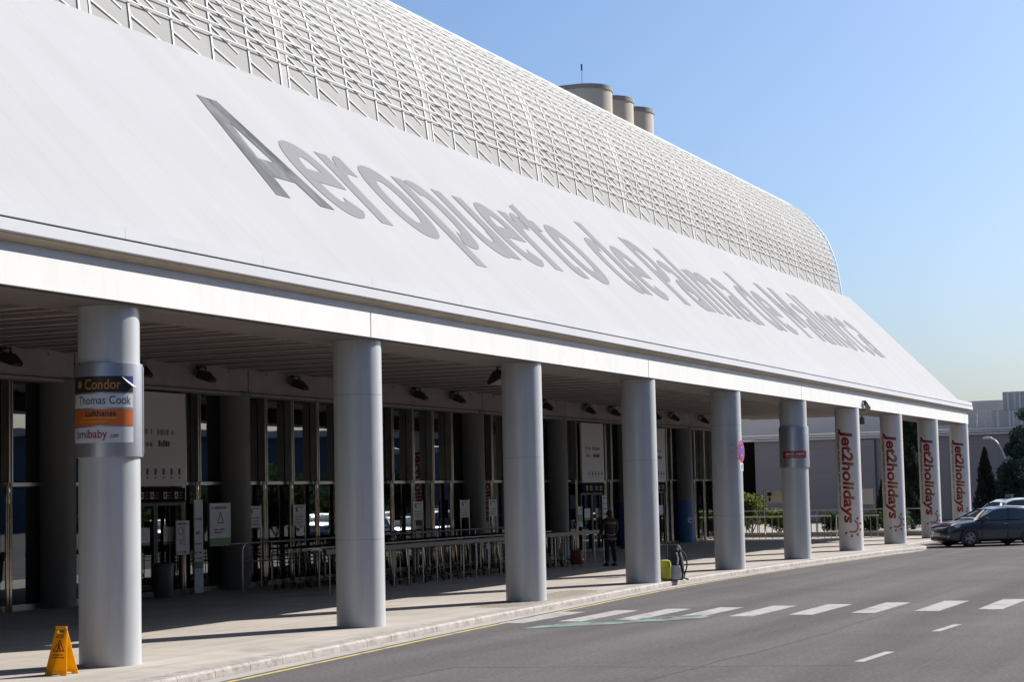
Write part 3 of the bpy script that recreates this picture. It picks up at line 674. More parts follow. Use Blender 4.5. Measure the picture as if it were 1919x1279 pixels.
for (a, b, z) in ((-.33, .26, 3.437), (-.30, .12, 3.385)):
    v, f = rect2(a, b, z, z+.012); o3, ff, _ = cyl_patch(v, f, 0, 0, RS+.003, A0, .03); q = MB(); q.add(o3, ff); q.build('sticker_line', M_orange2, s3)
ring = [(-.29+.045*cos(2*pi*k/20), 3.49+.045*sin(2*pi*k/20)) for k in range(20)]+[(-.29+.036*cos(2*pi*k/20), 3.49+.036*sin(2*pi*k/20)) for k in range(20)]
o3, ff, _ = cyl_patch(ring, [(k, (k+1) % 20, 20+(k+1) % 20, 20+k) for k in range(20)], 0, 0, RS+.003, A0, .05); q = MB(); q.add(o3, ff); q.build('sticker_emblem', M_signred, s3)
s4 = stk(3.095, 3.315, M_stick, 'airline_sticker', 'white sticker reading bmibaby.com')
wrap('bmi', -.277, 3.165, RS+.003, A0, .165, mat('navy_ink', (.02, .03, .09)), s4, 'sticker_text', .23, .008)
wrap('baby', -.01, 3.165, RS+.003, A0, .165, M_red, s4, 'sticker_text', .28, .012)
wrap('.com', .22, 3.165, RS+.003, A0, .10, mat('navy_ink', (.02, .03, .09)), s4, 'sticker_text', .125, .004)
# sixth column: collar with red sticker
collar(cols[5])
s5 = wrap_rect(-.40, .46, 3.20, 3.43, RS, AZ, M_red, cols[5], 'airline_sticker'); s5['label'] = 'red sticker reading Jet2.com in white'
wrap('Jet2.com', .03, 3.30, RS+.003, AZ, .13, M_stick, s5, 'sticker_text', .64, .022, .2)
q = MB(); qv, qf, _ = text2d('Friendly low fares', .06, align='CENTER', length=.55); o3, ff, _ = cyl_patch([(a+.03, b+3.225) for a, b in qv], qf, 0, 0, RS+.003, AZ); q.add(o3, ff); q.build('sticker_text', M_stick, s5)
# lettered columns
def vwrap(body, ztop, zbot, u0, rad, az, size, offset, shear, m, parent, name, gradient=False):
    v, f, L = text2d(body, size, offset=offset, shear=shear, length=ztop-zbot)
    v2 = [(u0+b, ztop-a) for a, b in v]
    o3, ff, flat = cyl_patch(v2, f, 0, 0, rad, az, .04)
    b = MB(); b.add(o3, ff); o = b.build(name, m, parent)
    if gradient:
        us = [p[0] for p in flat]; zs = [p[1] for p in flat]; at_ = o.data.attributes.new('grad', 'FLOAT', 'POINT')
        vals = [min(1, max(0, (p[0]-u0)/.36))*(.55+.45*min(1, max(0, 1-abs(((ztop-p[1])/(ztop-zbot))-.62)/.55))) for p in flat]
        for i_, x_ in enumerate(vals[:len(o.data.vertices)]): at_.data[i_].value = x_
    return o
for i in range(6, 10):
    o = cols[i]; sh = next(c for c in o.children if c.name.startswith('shaft'))
    az = R(191)
    vwrap('Jet2holidays', 4.28, .98, -.20, .433, az, .54, .034, .10, M_grad, o, 'holiday_lettering', True)
    vwrap('Package holidays you can trust', 4.30, 1.50, -.40, .433, az, .155, .016, .05, mat('dark_red_ink', (.10, .008, .012), .5, noise=.05), o, 'small_lettering')
    q = MB(); uc, zc = .08, .86
    def arcpts(r, a0, a1, n): return [(uc+r*cos(a0+(a1-a0)*k/n), zc+r*sin(a0+(a1-a0)*k/n)) for k in range(n+1)]
    n_ = 18; A = arcpts(.24, R(-125), R(70), n_); B = arcpts(.17, R(-125), R(65), n_)
    o3, ff, _ = cyl_patch(A+B, [(k, k+1, n_+2+k, n_+1+k) for k in range(n_)], 0, 0, .433, az, .05); q.add(o3, ff)
    q.build('sun_arc', M_sunarc, o)
    q = MB()
    for a in range(6):
        aa = R(-135+a*38); d = Vector((cos(aa), sin(aa))); n2 = Vector((-d.y, d.x)); c0 = Vector((uc, zc))
        v = [c0+d*.29-n2*.03, c0+d*.385-n2*.036, c0+d*.385+n2*.036, c0+d*.29+n2*.03]
        o3, ff, _ = cyl_patch([(p.x, p.y) for p in v], [(0, 1, 2, 3)], 0, 0, .433, az, .05); q.add(o3, ff)
    q.build('sun_rays', M_red, o)
# inner columns
inl = {12.2: 'inner round column behind the nearest column, left of the first entrance', 19.48: 'inner round column right of the first entrance, behind the queue rail',
       26.76: 'inner round column mostly hidden behind the second roadside column', 34.03: 'inner round column left of the third roadside column',
       41.31: 'inner round column left of the second entrance panel', 48.59: 'inner round column with blue foot behind the column with bags',
       55.87: 'inner round column with bright blue foot left of the no parking sign', 4.92: 'inner round column at the left edge by the chrome mullion',
       -2.36: 'inner round column outside the left edge', -9.63: 'inner round column far outside the left edge'}
for x in INX:
    if x < 4: continue
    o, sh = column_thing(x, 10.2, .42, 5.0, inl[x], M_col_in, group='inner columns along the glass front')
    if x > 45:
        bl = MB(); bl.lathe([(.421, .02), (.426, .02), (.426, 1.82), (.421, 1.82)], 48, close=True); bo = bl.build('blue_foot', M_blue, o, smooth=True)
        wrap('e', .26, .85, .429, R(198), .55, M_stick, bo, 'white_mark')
# no parking sign on fifth column
def disc(b, r, y, n=40, c=(0, 0)): b.prism([(c[0]+r*cos(2*pi*k/n), c[1]+r*sin(2*pi*k/n)) for k in range(n)], y-.006, y, 'Y')
ns_ = empty('no_parking_sign', 'round blue and red no parking sign with small white plate on a column', 'road sign', (CX[4]-.37+.0, -.46, 3.31), R(0))
ns_.location = (28.93, -.47, 3.31)
q = MB(); disc(q, .31, .0); q.prism([(-.29+.0, 0), (.29, 0), (.29, .01), (-.29, .01)], .0, .01, 'Y'); q.build('sign_disc', M_signred, ns_)
q = MB(); disc(q, .235, -.008); q.build('blue_field', M_signblue, ns_)
q = MB()
for a in (R(-45),): q.box((0, -.017, 0), (.47, .004 if a > 0 else .005, .042), (0, a, 0))
q.build('red_slash', M_signred, ns_)
q = MB()
for z, a in ((.13, 0), (-.13, 0)): q.prism([(-.05, z-.035), (.05, z-.035), (0, z+.035)] if z > 0 else [(-.05, z+.035), (.05, z+.035), (0, z-.035)], -.023, -.0205, 'Y')
q.build('white_arrow', M_stick, ns_)
q = MB(); q.box((.0, 0, -.44), (.30, .012, .22), bev=.004); pt = q.build('plate', M_poster, ns_)
q = MB(); q.box((0, -.008, -.44), (.05, .004, .13)); q.box((.05, -.008, -.40), (.05, .004, .03)); q.build('plate_print', M_ink, pt)
q = MB(); q.bar((0, .0, .1), (-.06, .24, .1), .03); q.bar((0, 0, -.2), (-.06, .24, -.2), .03); q.build('bracket', M_rail, ns_)
# ------------------------------------------------------------------ floodlights
def floodlight(loc, label, rz=0):
    o = empty('floodlight', label, 'floodlight', loc, rz, 'floodlights on the canopy')
    q = MB(); rot = Euler((R(34), 0, R(12))).to_matrix()
    prof_ = [(-.30, .03), (-.30, -.05), (.0, -.13), (.05, -.10), (.05, .06), (-.06, .10)]
    b = MB(); b.prism(prof_, -.19, .19, 'X'); b.v = [tuple(rot @ Vector(v)*1.08) for v in b.v]; h = b.build('housing', M_dark, o)
    b = MB(); b.add([tuple(rot @ Vector(v)*1.08) for v in [(-.16, -.285, -.058), (.16, -.285, -.058), (.16, -.02, -.129), (-.16, -.02, -.129)]], [(0, 1, 2, 3)]); b.build('lens', M_lens, o)
    b = MB(); b.bar((-.15, 0, .02), (-.15, .02, .16), .03); b.bar((.15, 0, .02), (.15, .02, .16), .03); b.bar((-.17, .02, .17), (.17, .02, .17), .04); b.bar((0, .02, .17), (0, .18, .15), .06); b.build('yoke', M_dark, o)
    return o
fl = [(9.87, 'at the left edge of the picture'), (14.6, 'just right of the collar of the nearest column'), (17.3, 'above the first entrance panel'), (21.86, 'above the chrome mullions, left of the second roadside column'),
      (29.13, 'left of a close pair, right of the second roadside column'), (31.86, 'right of a close pair, left of the third roadside column'), (39.26, 'just right of the third roadside column'),
      (43.42, 'above the second entrance panel'), (46.1, 'just left of the column with bags at its foot'), (50.97, 'just right of the column with bags at its foot'), (53.3, 'above the third entrance panel'), (57.41, 'just left of the column with the no parking sign')]
for x, l in fl: floodlight((x, 9.70, 5.38), 'black beam floodlight '+l)
floodlight((15.4, .8, 4.86), 'black floodlight hanging under the canopy edge beside the third roadside column', R(150))
for i, (x, y) in enumerate([(57.0, 6.0), (61, 4.4), (64.3, 4.2)]):
    q = MB(); q.box((0, 0, -.12), (.22, .22, .34), bev=.02); q.tube([(0, 0, .04), (0, 0, .18)], .03, 8)
    tag(q.build('ceiling_lamp', mat('lamp_box', (.16, .16, .165), .5, noise=.05), loc=(x, y, 5.42)), ['small grey box lamp under the soffit left of the red sticker collar', 'small grey box lamp under the soffit right of the red sticker collar', 'small grey box lamp under the soffit beside the nearest lettered column'][i], 'ceiling lamp', 'box lamps under the soffit')
cv = empty('security_camera', 'box security camera on a bracket at the lower edge of the white fascia', 'camera', (45.1, -.36, 5.13))
rot = Euler((0, R(28), R(-8))).to_matrix()
q = MB(); q.box((0, -.05, 0), (.46, .11, .11), rot, bev=.012); q.build('camera_housing', mat('cctv_grey', (.10, .10, .11), .4, noise=.05), cv)
q = MB(); q.box((-.06, -.05, .075), (.54, .14, .012), rot); q.build('sunshield', mat('cctv_grey', (.10, .10, .11)), cv)
q = MB(); q.bar((.1, 0, -.02), (.25, .12, -.12), .035); q.bar((.25, .12, -.12), (.25, .3, -.12), .035); q.build('bracket', M_dark, cv)
# ------------------------------------------------------------------ signs and things at the glass front
def wallsign(name, label, cat, x0, x1, y, z0, z1, m, group=None, band=None, th=.03, seed=1, lines=(), icon=None, feet=False):
    o = empty(name, label, cat, ((x0+x1)/2, y, z0 if not feet else 0), 0, group); cx = (x0+x1)/2; zz = z0 if not feet else 0
    q = MB(); q.bb(x0-cx, x1-cx, -th/2, th/2, z0-zz, z1-zz, bev=.005); q.build('board', m, o)
    if band: q = MB(); q.bb(x0-cx, x1-cx, -th/2-.003, -th/2+.002, band[0]-zz, band[1]-zz); q.build('coloured_band', M_green, o)
    for i_, (a, b, z, h) in enumerate(lines):
        q = MB(); marks(q, a*(x1-x0)+x0-cx, b*(x1-x0)+x0-cx, -th/2-.002, z-zz, h, seed+i_)
        if q.v: q.build('print_line', M_ink, o)
    q = MB()
    if icon == 'triangle':
        zc = (z0+z1)/2+.13
        for p, r_ in (((-.0, zc+.18), (-.13, zc-.09)), ((0, zc+.18), (.13, zc-.09)), ((-.13, zc-.09), (.13, zc-.09))): q.bar((p[0], -th/2-.004, p[1]-zz), (r_[0], -th/2-.004, r_[1]-zz), .008, .02)
    if icon == 'arrow':
        q.box((-.30*(x1-x0)*1, -th/2-.002, z1-zz-.12), (.07, .005, .10)); q.box((-.22*(x1-x0), -th/2-.002, z1-zz-.16), (.05, .004, .06))
    if icon == 'arrows':
        zc = z0-zz+(z1-z0)*.55
        q.lathe([(.10, -th/2-.005), (.10, -th/2), (.085, -th/2), (.085, -th/2-.005)], 16, (-.10, 0, zc+.12), axis='Y', close=True)
        q.lathe([(.06, -th/2-.005), (.06, -th/2), (.045, -th/2), (.045, -th/2-.005)], 16, (-.10, 0, zc-.14), axis='Y', close=True); q.bar((.04, -th/2-.003, zc-.25), (.04, -th/2-.003, zc+.25), .01)
    if q.v: q.build('pictogram', M_ink, o)
    if feet:
        for s_ in (0, 1):
            q = MB(); xx = (x0-.03-cx) if s_ == 0 else (x1+.03-cx); q.tube([(xx, 0, 0), (xx, 0, z1+.03)], .022, 10); q.build('post', M_rail, o, smooth=True)
    return o
wallsign('notice_board', 'grey framed notice board with round symbols inside the first entrance', 'notice', 16.38, 16.94, 9.9, .98, 1.8, M_panel, icon='arrows', lines=((.05, .9, 1.02, .05), (.1, .9, 1.70, .05)), seed=31)
wallsign('tall_notice', 'tall narrow white notice panel with green foot band beside the chrome mullion', 'notice', 17.24, 17.62, 9.95, .02, 2.29, M_poster, band=(.62, .78), lines=((.1, .9, 1.80, .05), (.2, .6, 1.45, .09), (.05, .9, 1.2, .04), (.05, .9, .98, .05), (.05, .9, .84, .05)), seed=41)
wallsign('warning_poster', 'white poster with triangle symbol and green lower band', 'poster', 17.96, 18.92, 9.97, 1.13, 2.2, M_poster, band=(1.13, 1.33), icon='triangle', lines=((.1, .8, 2.05, .07), (.2, .7, 1.52, .04), (.2, .6, 1.45, .04)), seed=51)
for i, (x0, x1, l) in enumerate([(19.79, 20.37, 'in front of the inner column, leftmost of five'), (22.1, 22.66, 'second from left, just left of the second roadside column'), (29.24, 29.83, 'third from left, beyond the second roadside column'), (32.62, 33.2, 'fourth from left, beside an inner column'), (34.83, 35.36, 'rightmost of five, left of the third roadside column')]):
    wallsign('queue_sign', 'white sign on two steel posts, '+l, 'sign', x0, x1, 9.98, 1.54, 2.1, M_panel, 'white signs on posts behind the queue rails', icon='arrow', lines=((.25, .9, 2.02, .025), (.1, .9, 1.78, .02), (.1, .8, 1.70, .02), (.1, .85, 1.62, .02)), seed=60+i*7, feet=True)
wallsign('entrance_notice', 'white notice strip with print beside the second entrance doors', 'notice', 45.1, 45.6, 9.9, .95, 2.15, M_panel, lines=((.1, .9, 2.0, .05), (.1, .9, 1.8, .05), (.1, .9, 1.6, .05), (.1, .9, 1.4, .05)), seed=81)
wallsign('green_notice', 'pale notice with green patch left of the second entrance doors', 'notice', 42.55, 43.0, 9.9, 1.0, 1.75, M_panel, band=(1.2, 1.45), lines=((.1, .9, 1.6, .05),), seed=83)
bn = empty('litter_bin', 'grey litter bin standing in the shade by the first entrance', 'bin', (15.2, 9.45, 0))
q = MB(); q.lathe([(.20, .04), (.21, .06), (.235, .76), (.225, .78)], 28); q.build('bin_body', M_bin, bn, smooth=True)
q = MB(); q.lathe([(.25, .76), (.25, .82), (.21, .85), (.17, .85), (.17, .80)], 28); q.build('bin_rim', M_rail2, bn, smooth=True)
q = MB(); q.box((.27, -.05, .42), (.09, .012, .12)); q.build('bin_label', M_stick, bn)
# ------------------------------------------------------------------ queue rails and trolleys
qr = empty('queue_rail', 'long flat grey rail on many chrome posts along the trolley lane', 'railing', (25, 6.05, 0))
q = MB(); q.bb(-8.2, 10.1, -.03, .03, .94, 1.06, bev=.01); q.build('top_rail', M_rail2, qr)
for i in range(23):
    q = MB(); q.tube([(-8.0+i*.82, 0, 0), (-8.0+i*.82, 0, .94)], .017, 8); q.tube([(-8.0+i*.82, 0, 0), (-8.0+i*.82, 0, .02)], .05, 8); q.build('post', M_rail, qr, smooth=True)
q2 = empty('queue_rail', 'second flat grey rail on chrome posts just behind the front rail', 'railing', (25.4, 7.05, 0))
q = MB(); q.bb(-6.0, 10.6, -.025, .025, .90, .99, bev=.01); q.build('top_rail', M_rail2, q2)
for i in range(38):
    q = MB(); q.tube([(-5.9+i*.44, 0, 0), (-5.9+i*.44, 0, .90)], .014, 8); q.build('post', M_rail, q2, smooth=True)
qs = empty('queue_rail', 'bent chrome tube rail behind the trolley lane, along the glass front', 'railing', (26, 9.3, 0))
q = MB(); q.tube(smoothpoly([(-7.6, 0, 0), (-7.6, 0, .95), (-7.55, 0, 1.1), (-7.4, 0, 1.17), (-7.1, 0, 1.18), (9, 0, 1.18)], 4), .028, 10); q.build('top_rail', M_rail, qs, smooth=True)
q = MB(); q.tube([(-7.6, 0, .72), (9, 0, .72)], .02, 8); q.build('lower_rail', M_rail, qs, smooth=True)
for i in range(12):
    q = MB(); q.tube([(-6.2+i*1.38, 0, 0), (-6.2+i*1.38, 0, 1.16)], .022, 8); q.build('post', M_rail, qs, smooth=True)
q3 = empty('queue_rail', 'low dark tube rail in the middle of the trolley lane', 'railing', (26, 7.7, 0))
q = MB(); q.tube(smoothpoly([(-6.6, 0, 0), (-6.6, 0, .85), (-6.5, 0, .98), (-6.3, 0, 1.02), (8.6, 0, 1.02)], 3), .026, 10); q.build('top_rail', M_mull, q3, smooth=True)
for i in range(11):
    q = MB(); q.tube([(-5.2+i*1.38, 0, 0), (-5.2+i*1.38, 0, 1.0)], .02, 8); q.build('post', M_rail, q3, smooth=True)
tro = empty('luggage_trolley', 'chrome luggage trolley nested in the row behind the queue rail', 'trolley', (19.6, 8.6, 0), 0, 'luggage trolleys nested in a row')
q = MB(); r_ = .014
for s_ in (-.26, .26): q.tube(smoothpoly([(.55, s_*.6, .14), (-.2, s_, .17), (-.42, s_, .25), (-.50, s_, .6), (-.58, s_, 1.02)], 3), r_, 6)
for x_ in (-.2, .0, .2, .4): q.tube([(x_, -.22, .17), (x_, .22, .17)], r_*.8, 6)
q.build('frame', M_chrome, tro, smooth=True)
q = MB(); q.tube([(-.58, -.30, 1.03), (-.58, .30, 1.03)], .022, 8); q.build('handle', M_plastic, tro, smooth=True)
q = MB()
for z_ in (.70, .80, .90): q.tube([(-.54, -.25, z_), (-.36, -.22, z_-.04), (-.36, .22, z_-.04), (-.54, .25, z_)], .008, 6)
q.build('basket', M_chrome, tro, smooth=True)
for (x_, y_) in ((.50, 0), (-.38, -.25), (-.38, .25)):
    q = MB(); q.lathe([(.07, -.02), (.07, .02)], 14, (x_, y_, .07), 'Y'); q.build('wheel', M_tyre, tro)
for i in range(1, 34):
    if i in (15, 16): continue
    dup(tro, (19.6+i*.42, 8.6+.05*sin(i*2.1), 0), .04*sin(i*1.7))
for i in range(14):
    dup(tro, (21.0+i*.95, 6.5+.06*sin(i*1.3), 0), .05*sin(i), 'chrome luggage trolley standing just behind the flat grey queue rail')
# ------------------------------------------------------------------ luggage at the fourth column
sc_ = empty('yellow_suitcase', 'upright yellow green suitcase with raised pull handle beside a column', 'suitcase', (22.98, -.16, 0), R(25)); sc_.scale = (.88, .88, .88)
q = MB(); q.box((0, 0, .32), (.28, .38, .58), bev=.11); q.build('case', M_bagy, sc_, smooth=True)
q = MB(); q.box((-.145, 0, .22), (.04, .26, .28), bev=.015); q.build('front_pocket', M_bagy, sc_, smooth=True)
q = MB(); q.tube(smoothpoly([(.08, -.11, .56), (.08, -.11, 1.0), (.08, -.09, 1.03), (.08, .09, 1.03), (.08, .11, 1.0), (.08, .11, .56)], 3), .011, 6); q.build('pull_handle', M_rail, sc_, smooth=True)
for s_ in (-.12, .12):
    q = MB(); q.lathe([(.04, -.015), (.04, .015)], 12, (.09, s_, .04), 'Y'); q.build('wheel', M_tyre, sc_)
bp_ = empty('backpack', 'large black backpack with pale grey front pocket leaning at a column foot', 'backpack', (23.42, -.28, 0), R(20)); bp_.scale = (.88, .86, .94)
def blob(prof_, m, parent, name, n=18, flat=1.0, lean=0):
    q = MB(); vs = []; fs = []
    for i, (z, rx, ry, ox) in enumerate(prof_):
        for k in range(n):
            a = 2*pi*k/n; e = lambda t: math.copysign(abs(t)**.7, t)
            vs.append((ox+rx*e(cos(a)), ry*e(sin(a)), z))
    for i in range(len(prof_)-1):
        for k in range(n): a = i*n+k; b = i*n+(k+1) % n; fs.append((a, b, b+n, a+n))
    fs.append(tuple(range(n-1, -1, -1))); fs.append(tuple((len(prof_)-1)*n+k for k in range(n)))
    q.add(vs, fs); return q.build(name, m, parent, smooth=True)
blob([(0, .14, .22, 0), (.05, .19, .27, 0), (.35, .20, .28, .02), (.62, .18, .25, .05), (.78, .13, .19, .05), (.86, .05, .10, .05)], M_bagb, bp_, 'bag_body')
blob([(.03, .05, .15, -.20), (.1, .07, .19, -.20), (.3, .07, .18, -.19), (.40, .04, .14, -.17)], M_bagw, bp_, 'front_pocket')
q = MB(); q.tube(smoothpoly([(.0, -.15, .80), (-.12, -.30, .70), (-.05, -.36, .40), (.02, -.27, .08), (-.02, -.40, .02)], 4), .022, 6); q.build('strap', M_bagb, bp_, smooth=True)
q = MB(); q.tube(smoothpoly([(-.20, -.08, .42), (-.19, -.1, .6), (-.12, -.06, .74)], 4), .02, 6); q.build('strap', M_bagw, bp_, smooth=True)
blob([(.62, .10, .15, .18), (.70, .17, .22, .2), (.84, .17, .22, .2), (.94, .10, .15, .2)], M_bagb, bp_, 'rolled_top')
oc = empty('orange_suitcase', 'small dark orange suitcase standing by the queue rail left of the person', 'suitcase', (31.4, 5.55, 0), R(10))
q = MB(); q.box((0, 0, .30), (.26, .36, .44), bev=.05); q.build('case', M_case, oc, smooth=True)
q = MB(); q.tube(smoothpoly([(.0, -.07, .52), (.0, -.06, .57), (0, .06, .57), (0, .07, .52)], 3), .01, 6); q.build('carry_handle', M_plastic, oc, smooth=True)
for s_ in (-.12, .12):
    q = MB(); q.lathe([(.05, -.015), (.05, .015)], 12, (.0, s_, .05), 'Y'); q.build('wheel', M_rail, oc)
# ------------------------------------------------------------------ person (seen from behind, in the shade)
def skin_body(name, joints, edges, m, parent, sub=2):
    me = bpy.data.meshes.new(name); me.from_pydata([j[0] for j in joints], edges, []); o = bpy.data.objects.new(name, me); C.objects.link(o)
    md = o.modifiers.new('s', 'SKIN'); md.use_smooth_shade = True
    for i, j in enumerate(joints): me.skin_vertices[0].data[i].radius = (j[1], j[2] if len(j) > 2 else j[1])
    me.skin_vertices[0].data[0].use_root = True
    o.modifiers.new('u', 'SUBSURF').levels = sub; o.modifiers['u'].render_levels = sub
    bpy.context.view_layer.update(); dg = bpy.context.evaluated_depsgraph_get()
    m2 = bpy.data.meshes.new_from_object(o.evaluated_get(dg)); o.modifiers.clear(); o.data = m2; m2.materials.clear(); m2.materials.append(m)
    for p in m2.polygons: p.use_smooth = True
    if parent: o.parent = parent
    return o
pe = empty('person', 'person in dark jacket with orange back stripe standing at the queue rail, seen from behind', 'person', (32.2, 4.75, 0), R(55))
# local axes: +X is where the person faces, Y left
J = [((0, 0, .92), .13, .15), ((0, 0, 1.08), .12, .14), ((.0, 0, 1.28), .12, .16), ((.0, 0, 1.40), .09, .13), ((.02, 0, 1.48), .055), ((.04, 0, 1.56), .085, .075), ((.05, 0, 1.66), .085, .075),
     ((0, .20, 1.38), .065), ((.02, .27, 1.12), .05), ((.16, .24, .96), .04), ((.22, .22, .93), .035),
     ((0, -.20, 1.38), .065), ((.02, -.27, 1.12), .05), ((.16, -.24, .96), .04), ((.22, -.22, .93), .035),
     ((.0, .10, .86), .10), ((.03, .11, .48), .066), ((-.01, .12, .09), .045), ((.12, .13, .04), .04),
     ((.0, -.10, .86), .10), ((-.01, -.12, .48), .066), ((-.06, -.13, .09), .045), ((.08, -.14, .04), .04)]
E_ = [(0, 1), (1, 2), (2, 3), (3, 4), (4, 5), (5, 6), (3, 7), (7, 8), (8, 9), (9, 10), (3, 11), (11, 12), (12, 13), (13, 14), (0, 15), (15, 16), (16, 17), (17, 18), (0, 19), (19, 20), (20, 21), (21, 22)]
skin_body('body', J, E_, M_skin, pe)
JJ = [((0, 0, .90), .165, .195), ((0, 0, 1.08), .155, .185), ((.0, 0, 1.28), .155, .20), ((.0, 0, 1.40), .12, .16), ((.02, 0, 1.47), .075), ((0, .21, 1.38), .085), ((.02, .28, 1.12), .07), ((.15, .25, .97), .056), ((0, -.21, 1.38), .085), ((.02, -.28, 1.12), .07), ((.15, -.25, .97), .056)]
skin_body('jacket', JJ, [(0, 1), (1, 2), (2, 3), (3, 4), (3, 5), (5, 6), (6, 7), (3, 8), (8, 9), (9, 10)], M_cloth, pe)
JT = [((0, 0, .90), .15, .17), ((.0, .10, .84), .115), ((.03, .11, .48), .082), ((-.01, .12, .10), .062), ((.0, -.10, .84), .115), ((-.01, -.12, .48), .082), ((-.06, -.13, .10), .062)]
skin_body('trousers', JT, [(0, 1), (1, 2), (2, 3), (0, 4), (4, 5), (5, 6)], mat('trousers_black', (.014, .014, .016), .9, noise=.2), pe)
JH = [((.02, 0, 1.70), .10, .09), ((-.01, 0, 1.62), .105, .10), ((-.035, 0, 1.52), .08, .10), ((-.06, 0, 1.42), .05, .075)]
skin_body('hair', JH, [(0, 1), (1, 2), (2, 3)], M_hair, pe)
for s_, (x_, y_) in enumerate(((.06, .125), (.01, -.135))):
    blob([(0, .14, .05, x_), (.04, .14, .052, x_), (.08, .08, .045, x_-.04), (.11, .05, .04, x_-.06)], M_plastic, pe, 'shoe').location = (0, y_, 0)
q = MB()
for z_, wx, wy in ((1.285, .168, .214),):
    pts_ = [(wx*cos(a)*1.0, wy*sin(a)*1.0) for a in [R(115+130*k/14) for k in range(15)]]
    n_ = 15; q.add([(a, b, z_) for a, b in pts_]+[(a, b, z_+.045) for a, b in pts_]+[(a*.9, b*.9, z_) for a, b in pts_]+[(a*.9, b*.9, z_+.045) for a, b in pts_],
                   [(k, k+1, n_+k+1, n_+k) for k in range(14)]+[(n_+k, n_+k+1, 3*n_+k+1, 3*n_+k) for k in range(14)])
q.build('back_stripe', M_ystrap, pe, smooth=True)
q = MB(); q.lathe([(.185, .80), (.19, .80), (.195, .845), (.19, .845)], 28, close=True); q.v = [(v[0], v[1]*1.08, v[2]) for v in q.v]; q.build('shirt_hem', mat('hem_grey', (.16, .15, .15), .9, noise=.1), pe, smooth=True)
# ------------------------------------------------------------------ wet floor sign
ws = empty('wet_floor_sign', 'yellow folding wet floor warning sign beside the nearest column', 'sign', (-1.0, .06, 0), R(7.5))
# two leaves open along local X; leaf width along Y
def leaf(sgn):
    b = MB(); t = .012
    o_ = [(-.165, 0), (.165, 0), (.155, .05), (.085, .60), (.06, .63), (-.06, .63), (-.085, .60), (-.155, .05)]
    hole = [(-.045, .545), (.045, .545), (.045, .585), (-.045, .585)]
    cut = [(-.07, .0), (.07, .0), (.06, .02), (-.06, .02)]
    slope = .16/.62
    def P(y, z, d): return (sgn*(.16-slope*z)+d, y, z)
    bm_o = []
    quads = [[(-.165, 0), (-.07, 0), (-.06, .02), (-.155, .05)], [(.07, 0), (.165, 0), (.155, .05), (.06, .02)], [(-.155, .05), (-.06, .02), (.06, .02), (.155, .05)],
             [(-.155, .05), (.155, .05), (.0919, .545), (-.0919, .545)], [(-.0919, .545), (-.045, .545), (-.045, .585), (-.0869, .585)], [(.045, .545), (.0919, .545), (.0869, .585), (.045, .585)],
             [(-.0869, .585), (.0869, .585), (.085, .60), (.06, .63), (-.06, .63), (-.085, .60)]]
    for qd in quads:
        n_ = len(qd); V = [P(y, z, 0) for y, z in qd]+[P(y, z, -sgn*t) for y, z in qd]
        b.add(V, [tuple(range(n_)), tuple(range(2*n_-1, n_-1, -1))]+[(k, (k+1) % n_, n_+(k+1) % n_, n_+k) for k in range(n_)])
    o = b.build('leaf', M_wet, ws)
    k = MB()
    def S2(pts, m=None): k.add([P(y, z, sgn*.003) for y, z in pts], [tuple(range(len(pts)))])
    c_ = .36; tri = lambda r: [(0, c_+r), (-r*.87, c_-r*.5), (r*.87, c_-r*.5)]
    a, b2 = tri(.105), tri(.078)
    k.add([P(y, z, sgn*.003) for y, z in a+b2], [(0, 1, 4, 3), (1, 2, 5, 4), (2, 0, 3, 5)])
    k.build('warning_triangle', M_red, o)
    k = MB(); S2([(-.005, .41), (.015, .41), (.02, .34), (.035, .315), (.02, .31), (.0, .345), (-.03, .32), (-.035, .33), (-.01, .36)])
    for z_, hw in ((.485, .055), (.515, .05), (.255, .075), (.222, .095)):
        r = random.Random(int(z_*1000)); y_ = -hw
        while y_ < hw: wd_ = r.uniform(.008, .016); S2([(y_, z_), (y_+wd_, z_), (y_+wd_, z_+.018), (y_, z_+.018)]); y_ += wd_+.005
    k.build('warning_print', mat('brown_ink', (.16, .03, .01), .5, noise=.05), o)
leaf(-1); leaf(1)
q = MB(); q.tube([(0, -.08, .62), (0, .08, .62)], .016, 10); q.build('hinge', M_wet, ws, smooth=True)
